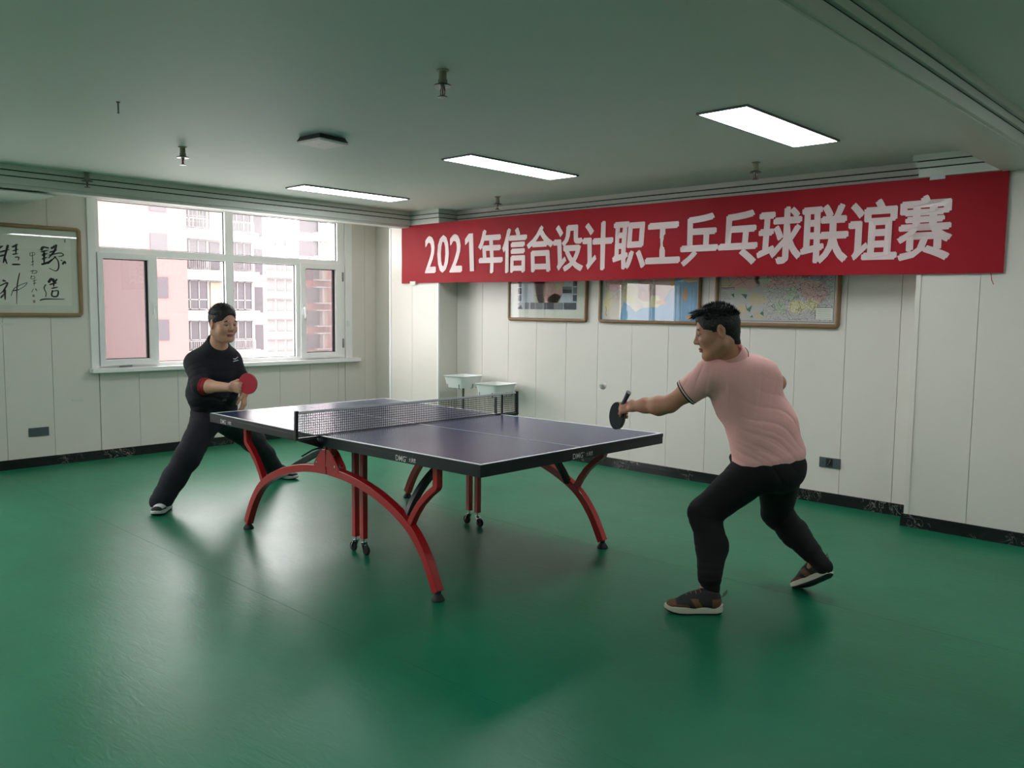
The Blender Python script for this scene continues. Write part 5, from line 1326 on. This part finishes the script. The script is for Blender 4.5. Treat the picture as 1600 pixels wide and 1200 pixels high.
    S.cone(nec - V(0.035, 0, 0.06), nec + V(-0.020, 0, 0.020), 0.094, 0.076, k=0.04)
    for sh in (shR, shL): S.cone(nec + V(-0.035, 0, -0.035), nec * 0.35 + sh * 0.65 + V(0, 0, -0.01), 0.074, 0.076, k=0.04)
    S.cut(nec + V(0.006, 0, 0.008), (0.38, 0, 0.36))
    axf = unit(wrR - elR); axl = unit(wrL - elL)
    S.cut(pel + V(0, 0, 0.0), (0, 0, -1))
    S.disp = waves([(V(0, 0.3, 1), 0.09, 0.007, 0.3, wai + fwd * 0.12, 0.22), (unit(elR - shR), 0.06, 0.006, 0.0, shR * 0.4 + elR * 0.6, 0.12), (V(0.2, -0.6, 1), 0.06, 0.006, 1.3, pel + V(0.1, -0.05, 0.1), 0.16)])
    ri = S.build(0.0050, 'sweatshirt', ['shirt_black'], root, O)
    # neckband, red inside of the pushed-up cuffs, chest and hem marks
    for el, wr, r0, r1 in ((elR, wrR, 0.068, 0.062), (elL, wrL, 0.064, 0.060)):
        ax = unit(wr - el); F = Field(); F.cone(el + ax * 0.005, el + ax * 0.072, r0, r1 - 0.006, k=0.01); F.cut(el + ax * 0.085, ax)
        F.disp = waves([(ax, 0.03, 0.004, 0, None, 1)])
        F.build(0.005, 'red_cuff', ['sleeve_red'], ri, O)
    def on_front(dl, dz, base, extra=0.0):
        """point on the front of the sweatshirt"""
        return base + left * dl + V(0, 0, dz) + fwd * extra
    dg = bpy.context.evaluated_depsgraph_get(); dg.update()
    def press(name, quads, m):
        mb = MB()
        for q in quads:
            pts = []
            for p in q:
                loc_ = ri.matrix_world.inverted() @ Vector(p + fwd * 0.35)
                hit, co, nn, _ = ri.ray_cast(loc_, Vector(-fwd))
                pts.append(ri.matrix_world @ co + Vector(fwd) * 0.003 if hit else Vector(p))
            mb.add(pts, [tuple(range(len(pts)))])
        mb.build(name, m, ri, origin=O)
    b = che + left * 0.105 + V(0, 0, 0.045)
    P2 = lambda a, c: b + left * a + V(0, 0, c)
    press('chest_mark', [[P2(-0.028, 0.006), P2(-0.006, 0.002), P2(0.028, 0.016), P2(0.027, 0.010), P2(-0.004, -0.006), P2(-0.026, 0.000)], [P2(-0.028, -0.014), P2(0.028, -0.009), P2(0.028, -0.016), P2(-0.027, -0.021)]], 'logo_white')
    b = pel + right * 0.05 + V(0, 0, 0.11)
    press('hem_mark', [[P2(-0.035, -0.03), P2(0.035, -0.03), P2(0.035, -0.026), P2(-0.035, -0.026)], [P2(-0.035, 0.026), P2(0.035, 0.026), P2(0.035, 0.030), P2(-0.035, 0.030)], [P2(-0.022, -0.01), P2(0.022, -0.01), P2(0.014, 0.012), P2(-0.014, 0.012)]], 'logo_grey')
    shoe(root, O, V(-6.065, 2.70, 0.0), V(-5.885, 2.51, 0.0), (0, 0, 1), ('shoe_white', 'shoe_black', 'shoe_white', 'shoe_sole_black', 'shoe_orange'), h=0.005, ankle=1, length=0.27)
    shoe(root, O, V(-6.555, 3.86, 0.0), V(-6.305, 3.945, 0.0), (0, 0, 1), ('shoe_black', 'shoe_black', 'shoe_white', 'shoe_sole_black', 'shoe_black'), h=0.005, ankle=1, length=0.27)
    return wrR, x, n, t
hb = man_black()

# ---------------------------------------------------------------- paddles and ball
def paddle(centre, axis, normal, front, back, label):
    """blade centre, direction from blade to handle end, blade normal"""
    ax = unit(axis); nn = unit(np.asarray(normal) - ax * np.dot(normal, ax)); sd = np.cross(nn, ax); c = np.asarray(centre, float)
    root = thing('table_tennis_paddle', tuple(c), label, 'paddle'); O = tuple(c)
    pos = lambda a, b, d: tuple(c + sd * a - ax * b + nn * d)
    def outline(sc, cut):
        pts = []
        for i in range(48):
            a = 2 * math.pi * i / 48; xx, yy = 0.0755 * math.sin(a), 0.079 * math.cos(a)
            if yy < 0: xx *= 1 - 0.10 * (yy / 0.079) ** 2
            if yy < -cut: yy = -cut
            pts.append((xx * sc, yy * sc))
        return pts
    blade = outline(1.0, 0.09); MB().prism(blade, lambda a, b, d: pos(a, b, d - 0.003), 0.006).build('blade', 'paddle_wood', root, origin=O)
    rub = outline(0.99, 0.062)
    MB().prism(rub, lambda a, b, d: pos(a, b, 0.0032 + d), 0.0038).build('rubber', front, root, origin=O)
    MB().prism(rub, lambda a, b, d: pos(a, b, -0.0032 - d), 0.0038).build('rubber', back, root, origin=O)
    sec = [(0.013 * math.cos(a), 0.011 * math.sin(a)) for a in [k * math.pi / 6 for k in range(12)]]
    MB().sweep([pos(0, -0.062, 0), pos(0, -0.08, 0), pos(0, -0.12, 0), pos(0, -0.155, 0), pos(0, -0.170, 0)], sec, up=tuple(nn), scale=[0.9, 1.05, 1.0, 1.12, 1.25]).build('handle', 'paddle_grip', root, origin=O, smooth=True)
    return root
camr, camu, camf = np.array(_R2), np.array(_U2), np.array(_F)
paddle((-5.419, 3.000, 0.963), (-0.86, -0.36, -0.36), (0.62, -0.76, 0.10), 'rubber_red', 'rubber_dark', 'red table tennis paddle in the hand of the man in black')
paddle((-2.703, 3.716, 0.934), (0.548, -0.171, 0.81), (-0.379, -0.906, 0.065), 'rubber_dark', 'rubber_dark', 'dark table tennis paddle in the outstretched hand of the man in pink')
bb = MB()
ball = sphere('table_tennis_ball', (-2.79, 3.693, 1.094), 0.020, 'ball_white', None, (-2.79, 3.693, 1.094), n=12)
tag(ball, 'small white table tennis ball in the air above the table end', 'ball')
